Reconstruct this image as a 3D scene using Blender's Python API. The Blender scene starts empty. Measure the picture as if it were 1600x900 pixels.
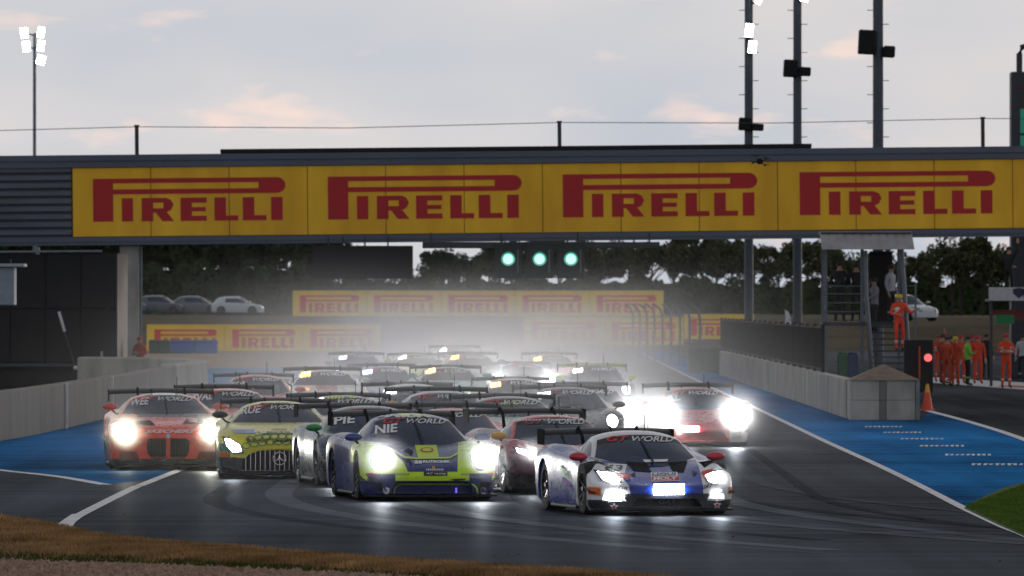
import bpy, bmesh, math, random
from mathutils import Vector, Matrix
from mathutils.bvhtree import BVHTree
R = math.radians
rnd = random.Random(7)
sc = bpy.context.scene
col = sc.collection

# ------------------------------------------------------------ camera, sky, sun, exposure
FPX, CX, HY, CH = 13333.0, 800.0, 475.0, 2.9        # focal length in photo pixels, centre, horizon row, camera height
cd = bpy.data.cameras.new('camera'); cam = bpy.data.objects.new('camera', cd); col.objects.link(cam)
cam.location = (0, 0, CH); cam.rotation_euler = (R(90), 0, 0)
cd.sensor_width = 36; cd.lens = 300; cd.shift_y = (HY - 450) / 1600
cd.dof.use_dof = True; cd.dof.focus_distance = 122; cd.dof.aperture_fstop = 8.0; cd.clip_start = 1; cd.clip_end = 12000
sc.camera = cam

w = bpy.data.worlds.new('World'); sc.world = w; w.use_nodes = True
nt = w.node_tree; nt.nodes.clear()
def wn(t, **k):
    n = nt.nodes.new(t)
    for a, b in k.items(): setattr(n, a, b)
    return n
out = wn('ShaderNodeOutputWorld')
sky = wn('ShaderNodeTexSky', sky_type='NISHITA', sun_disc=False, sun_elevation=R(7), sun_rotation=R(24), air_density=1.2, dust_density=2.5)
bg1 = wn('ShaderNodeBackground'); bg1.inputs[1].default_value = 0.09
nt.links.new(sky.outputs[0], bg1.inputs[0])
tc = wn('ShaderNodeTexCoord')
def cloud(scale, detail, rough, seed):
    m = wn('ShaderNodeMapping'); m.inputs['Scale'].default_value = scale; m.inputs['Location'].default_value = seed
    n = wn('ShaderNodeTexNoise'); n.inputs['Scale'].default_value = 1; n.inputs['Detail'].default_value = detail; n.inputs['Roughness'].default_value = rough
    nt.links.new(tc.outputs['Generated'], m.inputs[0]); nt.links.new(m.outputs[0], n.inputs[0]); return n.outputs[0]
def ramp(src, stops):
    r = wn('ShaderNodeValToRGB'); e = r.color_ramp.elements
    e[0].position, e[0].color = stops[0][0], (*stops[0][1], 1); e[1].position, e[1].color = stops[-1][0], (*stops[-1][1], 1)
    for p, c in stops[1:-1]: x = e.new(p); x.color = (*c, 1)
    nt.links.new(src, r.inputs[0]); return r.outputs[0]
base = ramp(cloud((16, 16, 44), 3, .5, (3.1, 0, .4)), [(.30, (.44, .50, .58)), (.5, (.54, .56, .60)), (.7, (.66, .63, .63))])
warm = ramp(cloud((46, 46, 150), 4, .55, (7.7, 2, 1.3)), [(.58, (0, 0, 0)), (.72, (1, 1, 1))])
mixc = wn('ShaderNodeMix', data_type='RGBA'); mixc.inputs['B'].default_value = (.95, .70, .60, 1)
mulw = wn('ShaderNodeMath', operation='MULTIPLY'); mulw.inputs[1].default_value = .65
nt.links.new(warm, mulw.inputs[0]); nt.links.new(mulw.outputs[0], mixc.inputs['Factor']); nt.links.new(base, mixc.inputs['A'])
# dusk: the overcast is brightest low down and dims smoothly towards the zenith
sepz = wn('ShaderNodeSeparateXYZ'); nt.links.new(tc.outputs['Generated'], sepz.inputs[0])
dome = wn('ShaderNodeMapRange', interpolation_type='SMOOTHSTEP'); dome.inputs[1].default_value = .0; dome.inputs[2].default_value = .75; dome.inputs[3].default_value = 1.3; dome.inputs[4].default_value = .54
nt.links.new(sepz.outputs[2], dome.inputs[0])
bg2 = wn('ShaderNodeBackground'); nt.links.new(dome.outputs[0], bg2.inputs[1])
nt.links.new(mixc.outputs['Result'], bg2.inputs[0])
mx = wn('ShaderNodeMixShader'); mx.inputs[0].default_value = .94
nt.links.new(bg1.outputs[0], mx.inputs[1]); nt.links.new(bg2.outputs[0], mx.inputs[2]); nt.links.new(mx.outputs[0], out.inputs[0])

sl = bpy.data.lights.new('sun', 'SUN'); sun = bpy.data.objects.new('sun', sl); col.objects.link(sun)
sl.energy = 0.5; sl.angle = R(20); sl.color = (1, .86, .74)
sun.rotation_euler = Vector((-.40, -.90, -.14)).to_track_quat('-Z', 'Y').to_euler()
vs = sc.view_settings
vs.view_transform = 'Standard'; vs.look = 'None'; vs.exposure = -0.15; vs.gamma = 1; vs.use_curve_mapping = False
cy = sc.cycles
cy.use_denoising = True; cy.max_bounces = 6; cy.diffuse_bounces = 2; cy.glossy_bounces = 3; cy.transmission_bounces = 3
cy.volume_bounces = 0; cy.transparent_max_bounces = 8; cy.caustics_reflective = False; cy.caustics_refractive = False
cy.sample_clamp_indirect = 4; cy.volume_step_rate = 0.25; cy.volume_max_steps = 128

# ------------------------------------------------------------ pixel helpers
def G(px, py, z=0.0):
    Y = FPX * (CH - z) / (py - HY); return Vector(((px - CX) * Y / FPX, Y, z))
def A(px, py, Y): return Vector(((px - CX) * Y / FPX, Y, CH - (py - HY) * Y / FPX))

# ------------------------------------------------------------ materials
MATS = {}
def mat(name, c, rough=.6, metal=0, var=.12, scale=6.0, bump=0.0, bscale=40.0, spec=.5, emit=None, es=0, coat=0, world=False, var2=None, stretch=(1, 1, 1), rvar=.1):
    if name in MATS: return MATS[name]
    m = bpy.data.materials.new(name); m.use_nodes = True; t = m.node_tree; b = t.nodes['Principled BSDF']
    b.inputs['Base Color'].default_value = (*c, 1); b.inputs['Roughness'].default_value = rough; b.inputs['Metallic'].default_value = metal
    b.inputs['Specular IOR Level'].default_value = spec; b.inputs['Coat Weight'].default_value = coat; b.inputs['Coat Roughness'].default_value = .06
    if emit: b.inputs['Emission Color'].default_value = (*emit, 1); b.inputs['Emission Strength'].default_value = es
    if var or bump:
        g = t.nodes.new('ShaderNodeTexCoord'); mp = t.nodes.new('ShaderNodeMapping'); mp.inputs['Scale'].default_value = stretch
        t.links.new(t.nodes.new('ShaderNodeNewGeometry').outputs['Position'] if world else g.outputs['Object'], mp.inputs[0])
    if var:
        n = t.nodes.new('ShaderNodeTexNoise'); n.inputs['Scale'].default_value = scale; n.inputs['Detail'].default_value = 5
        t.links.new(mp.outputs[0], n.inputs[0])
        r = t.nodes.new('ShaderNodeMapRange'); r.inputs[1].default_value = .3; r.inputs[2].default_value = .7
        t.links.new(n.outputs[0], r.inputs[0])
        mi = t.nodes.new('ShaderNodeMix'); mi.data_type = 'RGBA'; t.links.new(r.outputs[0], mi.inputs['Factor'])
        mi.inputs['A'].default_value = (*[v * (1 - var) for v in c], 1)
        mi.inputs['B'].default_value = (*(var2 if var2 else [min(1, v * (1 + var)) for v in c]), 1)
        t.links.new(mi.outputs['Result'], b.inputs['Base Color'])
        rr = t.nodes.new('ShaderNodeMapRange'); rr.inputs[3].default_value = max(0, rough - rvar); rr.inputs[4].default_value = min(1, rough + rvar)
        t.links.new(n.outputs[0], rr.inputs[0]); t.links.new(rr.outputs[0], b.inputs['Roughness'])
    if bump:
        n2 = t.nodes.new('ShaderNodeTexNoise'); n2.inputs['Scale'].default_value = bscale; n2.inputs['Detail'].default_value = 3
        t.links.new(mp.outputs[0], n2.inputs[0])
        bp = t.nodes.new('ShaderNodeBump'); bp.inputs['Strength'].default_value = bump; bp.inputs['Distance'].default_value = .02
        t.links.new(n2.outputs[0], bp.inputs['Height']); t.links.new(bp.outputs[0], b.inputs['Normal'])
    MATS[name] = m; return m

def livery(name, base, regions, rough=.28):
    """car paint whose coloured fields are planes through the car's own coordinates; region = (colour, [(a,b,c,d)...], mirrored)"""
    if name in MATS: return MATS[name]
    m = mat(name, base, rough=rough, var=0, coat=.35); t = m.node_tree; b = t.nodes['Principled BSDF']
    g = t.nodes.new('ShaderNodeTexCoord'); s = t.nodes.new('ShaderNodeSeparateXYZ'); t.links.new(g.outputs['Object'], s.inputs[0])
    ab = t.nodes.new('ShaderNodeMath'); ab.operation = 'ABSOLUTE'; t.links.new(s.outputs[0], ab.inputs[0])
    c = t.nodes.new('ShaderNodeCombineXYZ'); t.links.new(ab.outputs[0], c.inputs[0]); t.links.new(s.outputs[1], c.inputs[1]); t.links.new(s.outputs[2], c.inputs[2])
    cur = None
    for colr, hs, mir in regions:
        f = None
        for (a, bb, cc, d) in hs:
            dp = t.nodes.new('ShaderNodeVectorMath'); dp.operation = 'DOT_PRODUCT'; dp.inputs[1].default_value = (a, bb, cc)
            t.links.new((c.outputs[0] if mir else g.outputs['Object']), dp.inputs[0])
            lt = t.nodes.new('ShaderNodeMath'); lt.operation = 'LESS_THAN'; lt.inputs[1].default_value = d
            t.links.new(dp.outputs['Value'], lt.inputs[0])
            if f is None: f = lt.outputs[0]
            else:
                mu = t.nodes.new('ShaderNodeMath'); mu.operation = 'MULTIPLY'; t.links.new(f, mu.inputs[0]); t.links.new(lt.outputs[0], mu.inputs[1]); f = mu.outputs[0]
        mi = t.nodes.new('ShaderNodeMix'); mi.data_type = 'RGBA'; mi.inputs['B'].default_value = (*colr, 1)
        if cur is None: mi.inputs['A'].default_value = (*base, 1)
        else: t.links.new(cur, mi.inputs['A'])
        t.links.new(f, mi.inputs['Factor']); cur = mi.outputs['Result']
    n = t.nodes.new('ShaderNodeTexNoise'); n.inputs['Scale'].default_value = 9; n.inputs['Detail'].default_value = 6; t.links.new(g.outputs['Object'], n.inputs[0])
    r = t.nodes.new('ShaderNodeMapRange'); r.inputs[1].default_value = .35; r.inputs[2].default_value = .75; r.inputs[3].default_value = rough - .03; r.inputs[4].default_value = rough + .10
    t.links.new(n.outputs[0], r.inputs[0]); t.links.new(r.outputs[0], b.inputs['Roughness'])
    dm = t.nodes.new('ShaderNodeMix'); dm.data_type = 'RGBA'; dm.blend_type = 'MULTIPLY'; dm.inputs['B'].default_value = (.62, .6, .57, 1)
    r2 = t.nodes.new('ShaderNodeMapRange'); r2.inputs[1].default_value = .5; r2.inputs[2].default_value = .8; r2.inputs[4].default_value = .22
    t.links.new(n.outputs[0], r2.inputs[0]); t.links.new(r2.outputs[0], dm.inputs['Factor'])
    if cur is None: dm.inputs['A'].default_value = (*base, 1)
    else: t.links.new(cur, dm.inputs['A'])
    t.links.new(dm.outputs['Result'], b.inputs['Base Color'])
    return m

def asphalt(name, c, lo=.42, hi=.62, streak=(1.2, .03, 1), var=.45, spec=.05):
    if name in MATS: return MATS[name]
    m = mat(name, c, rough=.5, var=0, spec=spec); t = m.node_tree; b = t.nodes['Principled BSDF']
    g = t.nodes.new('ShaderNodeTexCoord')
    def nz(scale, stretch, det=5):
        mp = t.nodes.new('ShaderNodeMapping'); mp.inputs['Scale'].default_value = stretch; t.links.new(g.outputs['Object'], mp.inputs[0])
        n = t.nodes.new('ShaderNodeTexNoise'); n.inputs['Scale'].default_value = scale; n.inputs['Detail'].default_value = det; t.links.new(mp.outputs[0], n.inputs[0]); return n.outputs[0]
    s1 = nz(1.0, streak, 6); s2 = nz(.12, (1, .25, 1), 4)
    mr4 = t.nodes.new('ShaderNodeMapping'); mr4.inputs['Rotation'].default_value = (0, 0, R(48)); mr4.inputs['Scale'].default_value = (.05, 1.1, 1); t.links.new(g.outputs['Object'], mr4.inputs[0])
    n4 = t.nodes.new('ShaderNodeTexNoise'); n4.inputs['Scale'].default_value = 1; n4.inputs['Detail'].default_value = 4; t.links.new(mr4.outputs[0], n4.inputs[0])
    av = t.nodes.new('ShaderNodeMix'); av.inputs[0].default_value = .55; t.links.new(s1, av.inputs[2]); t.links.new(n4.outputs[0], av.inputs[3]); s1 = av.outputs[0]; s3 = nz(55, (1, 1, 1), 2)
    ad = t.nodes.new('ShaderNodeMath'); ad.operation = 'ADD'; t.links.new(s1, ad.inputs[0]); t.links.new(s2, ad.inputs[1])
    r = t.nodes.new('ShaderNodeMapRange'); r.inputs[1].default_value = .78; r.inputs[2].default_value = 1.22; t.links.new(ad.outputs[0], r.inputs[0])
    mi = t.nodes.new('ShaderNodeMix'); mi.data_type = 'RGBA'; mi.inputs['A'].default_value = (*[v * (1 - var) for v in c], 1); mi.inputs['B'].default_value = (*[v * (1 + var) for v in c], 1)
    t.links.new(r.outputs[0], mi.inputs['Factor'])
    gr = t.nodes.new('ShaderNodeMix'); gr.data_type = 'RGBA'; gr.blend_type = 'MULTIPLY'; gr.inputs['B'].default_value = (.45, .45, .45, 1)
    r3 = t.nodes.new('ShaderNodeMapRange'); r3.inputs[1].default_value = .45; r3.inputs[2].default_value = .62; t.links.new(s3, r3.inputs[0])
    t.links.new(r3.outputs[0], gr.inputs['Factor']); t.links.new(mi.outputs['Result'], gr.inputs['A']); t.links.new(gr.outputs['Result'], b.inputs['Base Color'])
    rr = t.nodes.new('ShaderNodeMapRange'); rr.inputs[1].default_value = .7; rr.inputs[2].default_value = 1.3; rr.inputs[3].default_value = lo; rr.inputs[4].default_value = hi
    t.links.new(ad.outputs[0], rr.inputs[0]); t.links.new(rr.outputs[0], b.inputs['Roughness'])
    # coarse aggregate kills the mirror-like grazing sheen: matt base with a small share of rough gloss
    df = t.nodes.new('ShaderNodeBsdfDiffuse'); gl = t.nodes.new('ShaderNodeBsdfGlossy'); gl.inputs['Color'].default_value = (.80, .88, 1, 1); ms = t.nodes.new('ShaderNodeMixShader')
    t.links.new(gr.outputs['Result'], df.inputs['Color']); t.links.new(rr.outputs[0], gl.inputs['Roughness'])
    gf_ = t.nodes.new('ShaderNodeMapRange'); gf_.inputs[1].default_value = .7; gf_.inputs[2].default_value = 1.3; gf_.inputs[3].default_value = spec * .45; gf_.inputs[4].default_value = spec * 1.5; t.links.new(ad.outputs[0], gf_.inputs[0])
    t.links.new(gf_.outputs[0], ms.inputs[0]); t.links.new(df.outputs[0], ms.inputs[1]); t.links.new(gl.outputs[0], ms.inputs[2])
    t.links.new(ms.outputs[0], t.nodes['Material Output'].inputs['Surface'])
    return m

def glow(name, c, s):
    return mat(name, (.8, .8, .8), var=0, emit=c, es=s)

# ------------------------------------------------------------ mesh helpers
class MB:
    def __init__(self): self.v = []; self.f = []; self.m = []
    def add(self, vs, fs, mi=0):
        o = len(self.v); self.v += [tuple(p) for p in vs]; self.f += [tuple(i + o for i in f) for f in fs]; self.m += [mi] * len(fs); return self
    def box(self, a, b, mi=0, bev=0):
        x0, y0, z0 = a; x1, y1, z1 = b
        if bev:
            v = []; f = []
            k = bev
            for z, i in ((z0, k), (z0 + k, 0), (z1 - k, 0), (z1, k)):
                v += [(x0 + i, y0 + k, z), (x0 + k, y0 + i, z), (x1 - k, y0 + i, z), (x1 - i, y0 + k, z), (x1 - i, y1 - k, z), (x1 - k, y1 - i, z), (x0 + k, y1 - i, z), (x0 + i, y1 - k, z)]
            for r in range(3):
                for j in range(8): f.append((r * 8 + j, r * 8 + (j + 1) % 8, r * 8 + 8 + (j + 1) % 8, r * 8 + 8 + j))
            f += [tuple(range(7, -1, -1)), tuple(range(24, 32))]
            return self.add(v, f, mi)
        v = [(x0, y0, z0), (x1, y0, z0), (x1, y1, z0), (x0, y1, z0), (x0, y0, z1), (x1, y0, z1), (x1, y1, z1), (x0, y1, z1)]
        return self.add(v, [(3, 2, 1, 0), (4, 5, 6, 7), (0, 1, 5, 4), (1, 2, 6, 5), (2, 3, 7, 6), (3, 0, 4, 7)], mi)
    def tube(self, pts, r, n=8, mi=0, cap=True):
        pts = [Vector(p) for p in pts]; rs = r if isinstance(r, (list, tuple)) else [r] * len(pts); v = []; f = []
        for i, p in enumerate(pts):
            d = (pts[min(i + 1, len(pts) - 1)] - pts[max(i - 1, 0)]).normalized()
            u = d.cross(Vector((0, 0, 1)) if abs(d.z) < .9 else Vector((1, 0, 0))).normalized(); q = d.cross(u)
            for k in range(n):
                a = 2 * math.pi * k / n; v.append(p + (u * math.cos(a) + q * math.sin(a)) * rs[i])
        for i in range(len(pts) - 1):
            for k in range(n): f.append((i * n + k, i * n + (k + 1) % n, (i + 1) * n + (k + 1) % n, (i + 1) * n + k))
        if cap: f += [tuple(range(n - 1, -1, -1)), tuple(range((len(pts) - 1) * n, len(pts) * n))]
        return self.add(v, f, mi)
    def lathe_x(self, prof, n=32, c=(0, 0, 0), mi=0):       # prof: (x, radius)
        v = []; f = []
        for x, r in prof:
            for k in range(n):
                a = 2 * math.pi * k / n; v.append((c[0] + x, c[1] + r * math.cos(a), c[2] + r * math.sin(a)))
        for i in range(len(prof) - 1):
            for k in range(n): f.append((i * n + k, i * n + (k + 1) % n, (i + 1) * n + (k + 1) % n, (i + 1) * n + k))
        return self.add(v, f, mi)
    def prism(self, poly, y0, y1, mi=0):                    # poly in (x, z), extruded along y
        n = len(poly); v = [(p[0], y0, p[1]) for p in poly] + [(p[0], y1, p[1]) for p in poly]
        f = [tuple(range(n)), tuple(range(2 * n - 1, n - 1, -1))] + [(i, i + n, (i + 1) % n + n, (i + 1) % n) for i in range(n)]
        return self.add(v, f, mi)
    def ellip(self, c, r, nu=14, nv=9, mi=0, mtx=None):
        v = []; f = []
        for j in range(nv + 1):
            t = math.pi * j / nv
            for k in range(nu):
                a = 2 * math.pi * k / nu; p = Vector((r[0] * math.sin(t) * math.cos(a), r[1] * math.sin(t) * math.sin(a), r[2] * math.cos(t)))
                if mtx: p = mtx @ p
                v.append(p + Vector(c))
        for j in range(nv):
            for k in range(nu): f.append((j * nu + k, (j + 1) * nu + k, (j + 1) * nu + (k + 1) % nu, j * nu + (k + 1) % nu))
        return self.add(v, f, mi)
    def mesh(self, name, mats, smooth=None):
        me = bpy.data.meshes.new(name); me.from_pydata(self.v, [], self.f)
        for m in (mats if isinstance(mats, (list, tuple)) else [mats]): me.materials.append(m)
        me.polygons.foreach_set('material_index', self.m)
        fin(me, smooth); return me
    def build(self, name, mats, parent=None, smooth=None, loc=None):
        return link(name, self.mesh(name, mats, smooth), parent, loc)
def fin(me, smooth):
    bm = bmesh.new(); bm.from_mesh(me); bmesh.ops.recalc_face_normals(bm, faces=bm.faces); bm.to_mesh(me); bm.free()
    if smooth is not None:
        me.polygons.foreach_set('use_smooth', [True] * len(me.polygons)); me.set_sharp_from_angle(angle=R(smooth))
    me.update()
def link(name, data, parent=None, loc=None):
    o = bpy.data.objects.new(name, data); col.objects.link(o)
    if parent: o.parent = parent
    if loc is not None: o.location = loc
    return o
def tag(o, label=None, cat=None, group=None, kind=None):
    for k, v in (('label', label), ('category', cat), ('group', group), ('kind', kind)):
        if v: o[k] = v
    return o
def empty(name, loc=(0, 0, 0), rz=0):
    o = bpy.data.objects.new(name, None); col.objects.link(o); o.location = loc; o.rotation_euler = (0, 0, rz); o.empty_display_size = .2; return o
def copy_tree(o, parent=None):
    c = o.copy(); col.objects.link(c); c.parent = parent
    for ch in o.children: copy_tree(ch, c)
    return c
def eval_mesh(o, name):
    bpy.context.view_layer.update()
    dg = bpy.context.evaluated_depsgraph_get(); return bpy.data.meshes.new_from_object(o.evaluated_get(dg), depsgraph=dg)

# lettering ---------------------------------------------------
TXT = {}
def text_tris(s, shear=0, bold=.02, spacing=1.0):
    """triangles of a word, normalised to the unit box"""
    k = (s, shear, bold, spacing)
    if k in TXT: return TXT[k]
    cu = bpy.data.curves.new('t', 'FONT'); cu.body = s; cu.shear = shear; cu.offset = bold; cu.space_character = spacing; cu.resolution_u = 3; cu.fill_mode = 'FRONT'
    o = bpy.data.objects.new('t', cu); col.objects.link(o); me = eval_mesh(o, 't')
    bpy.data.objects.remove(o); bpy.data.curves.remove(cu)
    me.calc_loop_triangles()
    P = [Vector(v.co[:2]) for v in me.vertices]
    x0 = min(p.x for p in P); x1 = max(p.x for p in P); y0 = min(p.y for p in P); y1 = max(p.y for p in P)
    P = [((p.x - x0) / (x1 - x0), (p.y - y0) / (y1 - y0)) for p in P]
    T = [[P[i] for i in t.vertices] for t in me.loop_triangles]
    bpy.data.meshes.remove(me); TXT[k] = T; return T
def tyre_logo():
    """the long-P word as polygons in the unit box"""
    out = []
    rc = lambda a, b, c, d: out.append([(a, b), (c, b), (c, d), (a, d)])
    rc(0, 0, .105, .995); rc(.105, .885, .86, .995); rc(.105, .63, .86, .745)
    n = 9
    o1 = [(.955 + .045 * math.cos(t), .8125 + .1825 * math.sin(t)) for t in [math.pi / 2 - math.pi * i / n for i in range(n + 1)]]
    out.append([(.86, .995)] + o1 + [(.86, .63)])
    rc(.149, 0, .208, .54)
    rc(.252, 0, .312, .54)
    out.append([(.312, .43), (.365, .43), (.38, .54), (.312, .54)]); out.append([(.312, .2), (.38, .2), (.365, .3), (.312, .3)])
    out.append([(.38, .54), (.405, .49), (.418, .38), (.405, .26), (.38, .2), (.365, .3), (.365, .43)]); out.append([(.325, .199), (.36, 0), (.42, 0), (.385, .199)])
    rc(.454, 0, .513, .54); rc(.513, .42, .59, .54); rc(.513, .22, .585, .32); rc(.513, 0, .59, .12)
    for x in (.63, .777): rc(x, 0, x + .06, .54); rc(x + .06, 0, x + .123, .12)
    rc(.924, 0, .984, .54)
    return out
LOGO = tyre_logo()
def in_quad(tris, p0, p1, p3):
    p0, p1, p3 = (Vector(p) for p in (p0, p1, p3)); u, v = p1 - p0, p3 - p0
    return [[p0 + u * a + v * b for a, b in t] for t in tris]
def flat_poly(polys, name, m, parent, fn, loc=None):
    """polygons in a plane -> mesh; fn maps (a, b) to a point"""
    mb = MB()
    for p in polys: mb.add([fn(a, b) for a, b in p], [tuple(range(len(p)))])
    return mb.build(name, m, parent, loc=loc)
def sheet(name, pts, z, m, parent=None, kind='structure'):
    mb = MB(); mb.add([(p[0], p[1], z) for p in pts], [tuple(range(len(pts)))]); o = mb.build(name, m, parent)
    me = o.data
    if me.polygons[0].normal.z < 0: me.flip_normals()
    if kind and not parent: o['kind'] = kind
    return o
def strip(name, pts, wd, z, m, kind='structure', parent=None):
    pts = [Vector((p[0], p[1], 0)) for p in pts]; v = []
    for i, p in enumerate(pts):
        d = (pts[min(i + 1, len(pts) - 1)] - pts[max(i - 1, 0)]).normalized(); n = Vector((-d.y, d.x, 0)) * wd / 2
        v += [(p + n).to_tuple()[:2] + (z,), (p - n).to_tuple()[:2] + (z,)]
    f = [(2 * i, 2 * i + 1, 2 * i + 3, 2 * i + 2) for i in range(len(pts) - 1)]
    mb = MB(); mb.add(v, f); o = mb.build(name, m, parent)
    if o.data.polygons[0].normal.z < 0: o.data.flip_normals()
    if kind and not parent: o['kind'] = kind
    return o
def smooth_pts(pts, n=6):
    P = [Vector((p[0], p[1], 0)) for p in pts]; out = []
    for i in range(len(P) - 1):
        a, b, c, d = P[max(i - 1, 0)], P[i], P[i + 1], P[min(i + 2, len(P) - 1)]
        for k in range(n):
            t = k / n; out.append(.5 * ((2 * b) + (c - a) * t + (2 * a - 5 * b + 4 * c - d) * t * t + (3 * b - a - 3 * c + d) * t ** 3))
    return out + [P[-1]]
# ------------------------------------------------------------ palette
tarmac = asphalt('tarmac', (.017, .0175, .022), lo=.33, hi=.50, spec=.085, var=.6)
tarmac2 = asphalt('pit_tarmac', (.05, .05, .055), lo=.5, hi=.7, spec=.04)
blue_paint = asphalt('blue_run_off', (.004, .17, .46), lo=.45, hi=.6, streak=(.9, .06, 1), var=.62, spec=.03)
line_white = mat('line_paint', (.62, .63, .66), rough=.6, var=.3, scale=3, bump=.2)
dry_grass = mat('dry_grass_soil', (.20, .115, .05), rough=.95, var=.45, scale=1.6, bump=.6, bscale=14, spec=.1)
green_soil = mat('green_grass_soil', (.05, .09, .015), rough=.95, var=.4, scale=2, bump=.6, bscale=14, spec=.1)
gravel_m = mat('gravel_bed', (.24, .15, .105), rough=.95, var=.45, scale=20, bump=.9, bscale=30, spec=.1)
field = mat('field', (.045, .05, .02), rough=1, var=.4, scale=.05, spec=.05)
bank_m = mat('bank', (.075, .06, .035), rough=1, var=.4, scale=.3, spec=.05)
sand = mat('gravel_trap', (.33, .24, .17), rough=1, var=.25, scale=.4, bump=.4, spec=.05)
concrete = mat('concrete', (.145, .14, .125), rough=.85, var=.26, scale=1.5, bump=.3, bscale=25, stretch=(.6, .3, .35), world=True)
concrete_l = mat('concrete_pale', (.33, .32, .29), rough=.85, var=.36, scale=1.9, bump=.3, bscale=25, stretch=(.8, .45, .35), world=True)
black_m = mat('black_panel', (.006, .006, .008), rough=.5, var=.3, scale=1.5, spec=.3)
dark_steel = mat('dark_steel', (.035, .04, .05), rough=.45, metal=.3, var=.2, scale=4)
grey_steel = mat('grey_steel', (.16, .18, .21), rough=.45, metal=.5, var=.25, scale=3)
clad = mat('grey_cladding', (.13, .145, .18), rough=.5, metal=.2, var=.22, scale=1.2, stretch=(.3, 1, 1))
fascia = mat('fascia', (.085, .10, .14), rough=.45, metal=.2, var=.2, scale=.9, stretch=(.2, 1, 1))
yellow = mat('yellow_board', (.95, .49, .035), rough=.6, var=.18, scale=.9, spec=.25, world=True, stretch=(1, 1, .3))
red_ink = mat('red_lettering', (.46, .010, .014), rough=.55, var=.1, scale=1)
yellow_far = mat('yellow_far_board', (.92, .62, .015), rough=.6, var=.08, scale=1)
red_far = mat('red_far_lettering', (.75, .03, .03), rough=.6, var=.08, scale=1)

# ------------------------------------------------------------ ground
sheet('ground', [(-4000, -200), (4000, -200), (4000, 9000), (-4000, 9000)], -.05, field)
near = [G(*p) for p in [(-420, 740), (-150, 783), (0, 809), (93, 825), (150, 839), (238, 850), (312, 856), (400, 862), (600, 878), (750, 888), (900, 897), (1050, 908), (1700, 950)]]
near = smooth_pts(near, 5)
sheet('race_track', [(p.x, p.y) for p in near] + [(24, 84), (45, 84), (45, 540), (-45, 540), (-45, near[0].y)], 0, tarmac)
verge_out = [G(*p) for p in [(-420, 838), (0, 870), (200, 875), (400, 884), (500, 889), (650, 898), (900, 915), (1700, 965)]]
mb = MB(); n = len(near)
vo = smooth_pts(verge_out, 9); vo = [vo[int(i * (len(vo) - 1) / (n - 1))] for i in range(n)]
rows = 8; V = []
for j in range(rows + 1):
    t = j / rows
    for i in range(n):
        p = near[i].lerp(vo[i], t); h = (.05 * math.sin(math.pi * min(1, t * 1.6) * .5) if t < .75 else .05 - .17 * (t - .75) / .25) - .012
        V.append((p.x, p.y - .0, h + rnd.uniform(-.008, .008) * (0 < j < rows)))
mb.add(V, [(j * n + i, j * n + i + 1, (j + 1) * n + i + 1, (j + 1) * n + i) for j in range(rows) for i in range(n - 1)])
tag(mb.build('grass_verge', dry_grass, smooth=60), kind='structure')
sheet('gravel_bed', [(p.x, p.y + .3) for p in vo] + [(12, 76), (-20, 76)], -.04, gravel_m)

RL = [G(*p) for p in [(1700, 880), (1600, 836), (1567, 823), (1503, 793), (1433, 757), (1367, 725), (1290, 690), (1223, 658), (1158, 627), (1100, 600)]] + [Vector((7.35, 430, 0)), Vector((7.6, 520, 0))]
LLn = [G(93, 824), G(112, 812), G(160, 787), G(213, 761), G(247, 748)]
LL = LLn + [Vector((-5.35, 200, 0)), Vector((-5.1, 300, 0)), Vector((-4.7, 520, 0))]
strip('track_edge_line', smooth_pts(RL), .15, .008, line_white)
strip('track_edge_line', smooth_pts(LL), .17, .008, line_white)
strip('junction_curve', smooth_pts([G(124, 804), G(106, 817), G(104, 826), G(126, 834), G(165, 842)]), .2, .0092, line_white)
strip('verge_line', smooth_pts([G(*p) for p in [(-420, 741), (-150, 784), (0, 810), (93, 826), (150, 839.5), (238, 850.5), (312, 856.5), (400, 862.5), (520, 870)]]), .16, .0085, line_white)
strip('run_off_line', smooth_pts([G(-140, 716), G(0, 735), G(90, 745), G(165, 758)]), .22, .0085, line_white)
# rubbered lines sweeping into the corner
rub = [asphalt('rubber_line_%d' % i, c_, lo=.33, hi=.48, spec=s_, var=.6) for i, (c_, s_) in enumerate((((.008, .008, .011), .06), ((.028, .028, .032), .13), ((.012, .012, .015), .11)))]
for k in range(13):
    x0 = -4.6 + k * .78 + rnd.uniform(-.25, .25); kk = rnd.uniform(.0045, .0075); y1 = rnd.uniform(128, 142); y0 = rnd.uniform(96, 108)
    strip('tyre_mark', [(x0 + kk * max(0, y1 - y_) ** 2 + .004 * (y_ - 130), y_) for y_ in [y0 + (250 - y0) * (i / 40) ** 1.6 for i in range(41)]], rnd.uniform(.18, .42), .0015 + .0004 * k, rub[k % 3])
# blue painted run-off, both sides
lt = [(p.x - .1, p.y) for p in smooth_pts(LL) if p.y > 141]
sheet('blue_run_off_paint', [tuple(G(-140, 716)[:2]), tuple(G(0, 735)[:2]), tuple(G(90, 745)[:2]), tuple(G(165, 757)[:2])] + [p for p in lt if p[1] < 385] + [(-4.9, 385), (-14, 385), (-11.5, 300), (-10.2, 254), (-10.8, 181), (-12, 150), (-14, 140)], .004, blue_paint)
rt = [(p.x + .08, p.y) for p in smooth_pts(RL) if p.y > 121]
sheet('blue_run_off_paint', rt[:-1] + [(9.5, 515), (8.46, 345), (8.5, 213), (10.2, 213)] + [tuple(G(*p)[:2]) for p in [(1453, 643), (1520, 660), (1600, 686), (1720, 735), (1640, 745), (1570, 762), (1512, 790)]], .004, blue_paint)
strip('pit_exit_line', smooth_pts([G(*p) for p in [(1440, 640), (1453, 643), (1520, 661), (1600, 687), (1720, 738)]]), .2, .0085, line_white)
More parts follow.
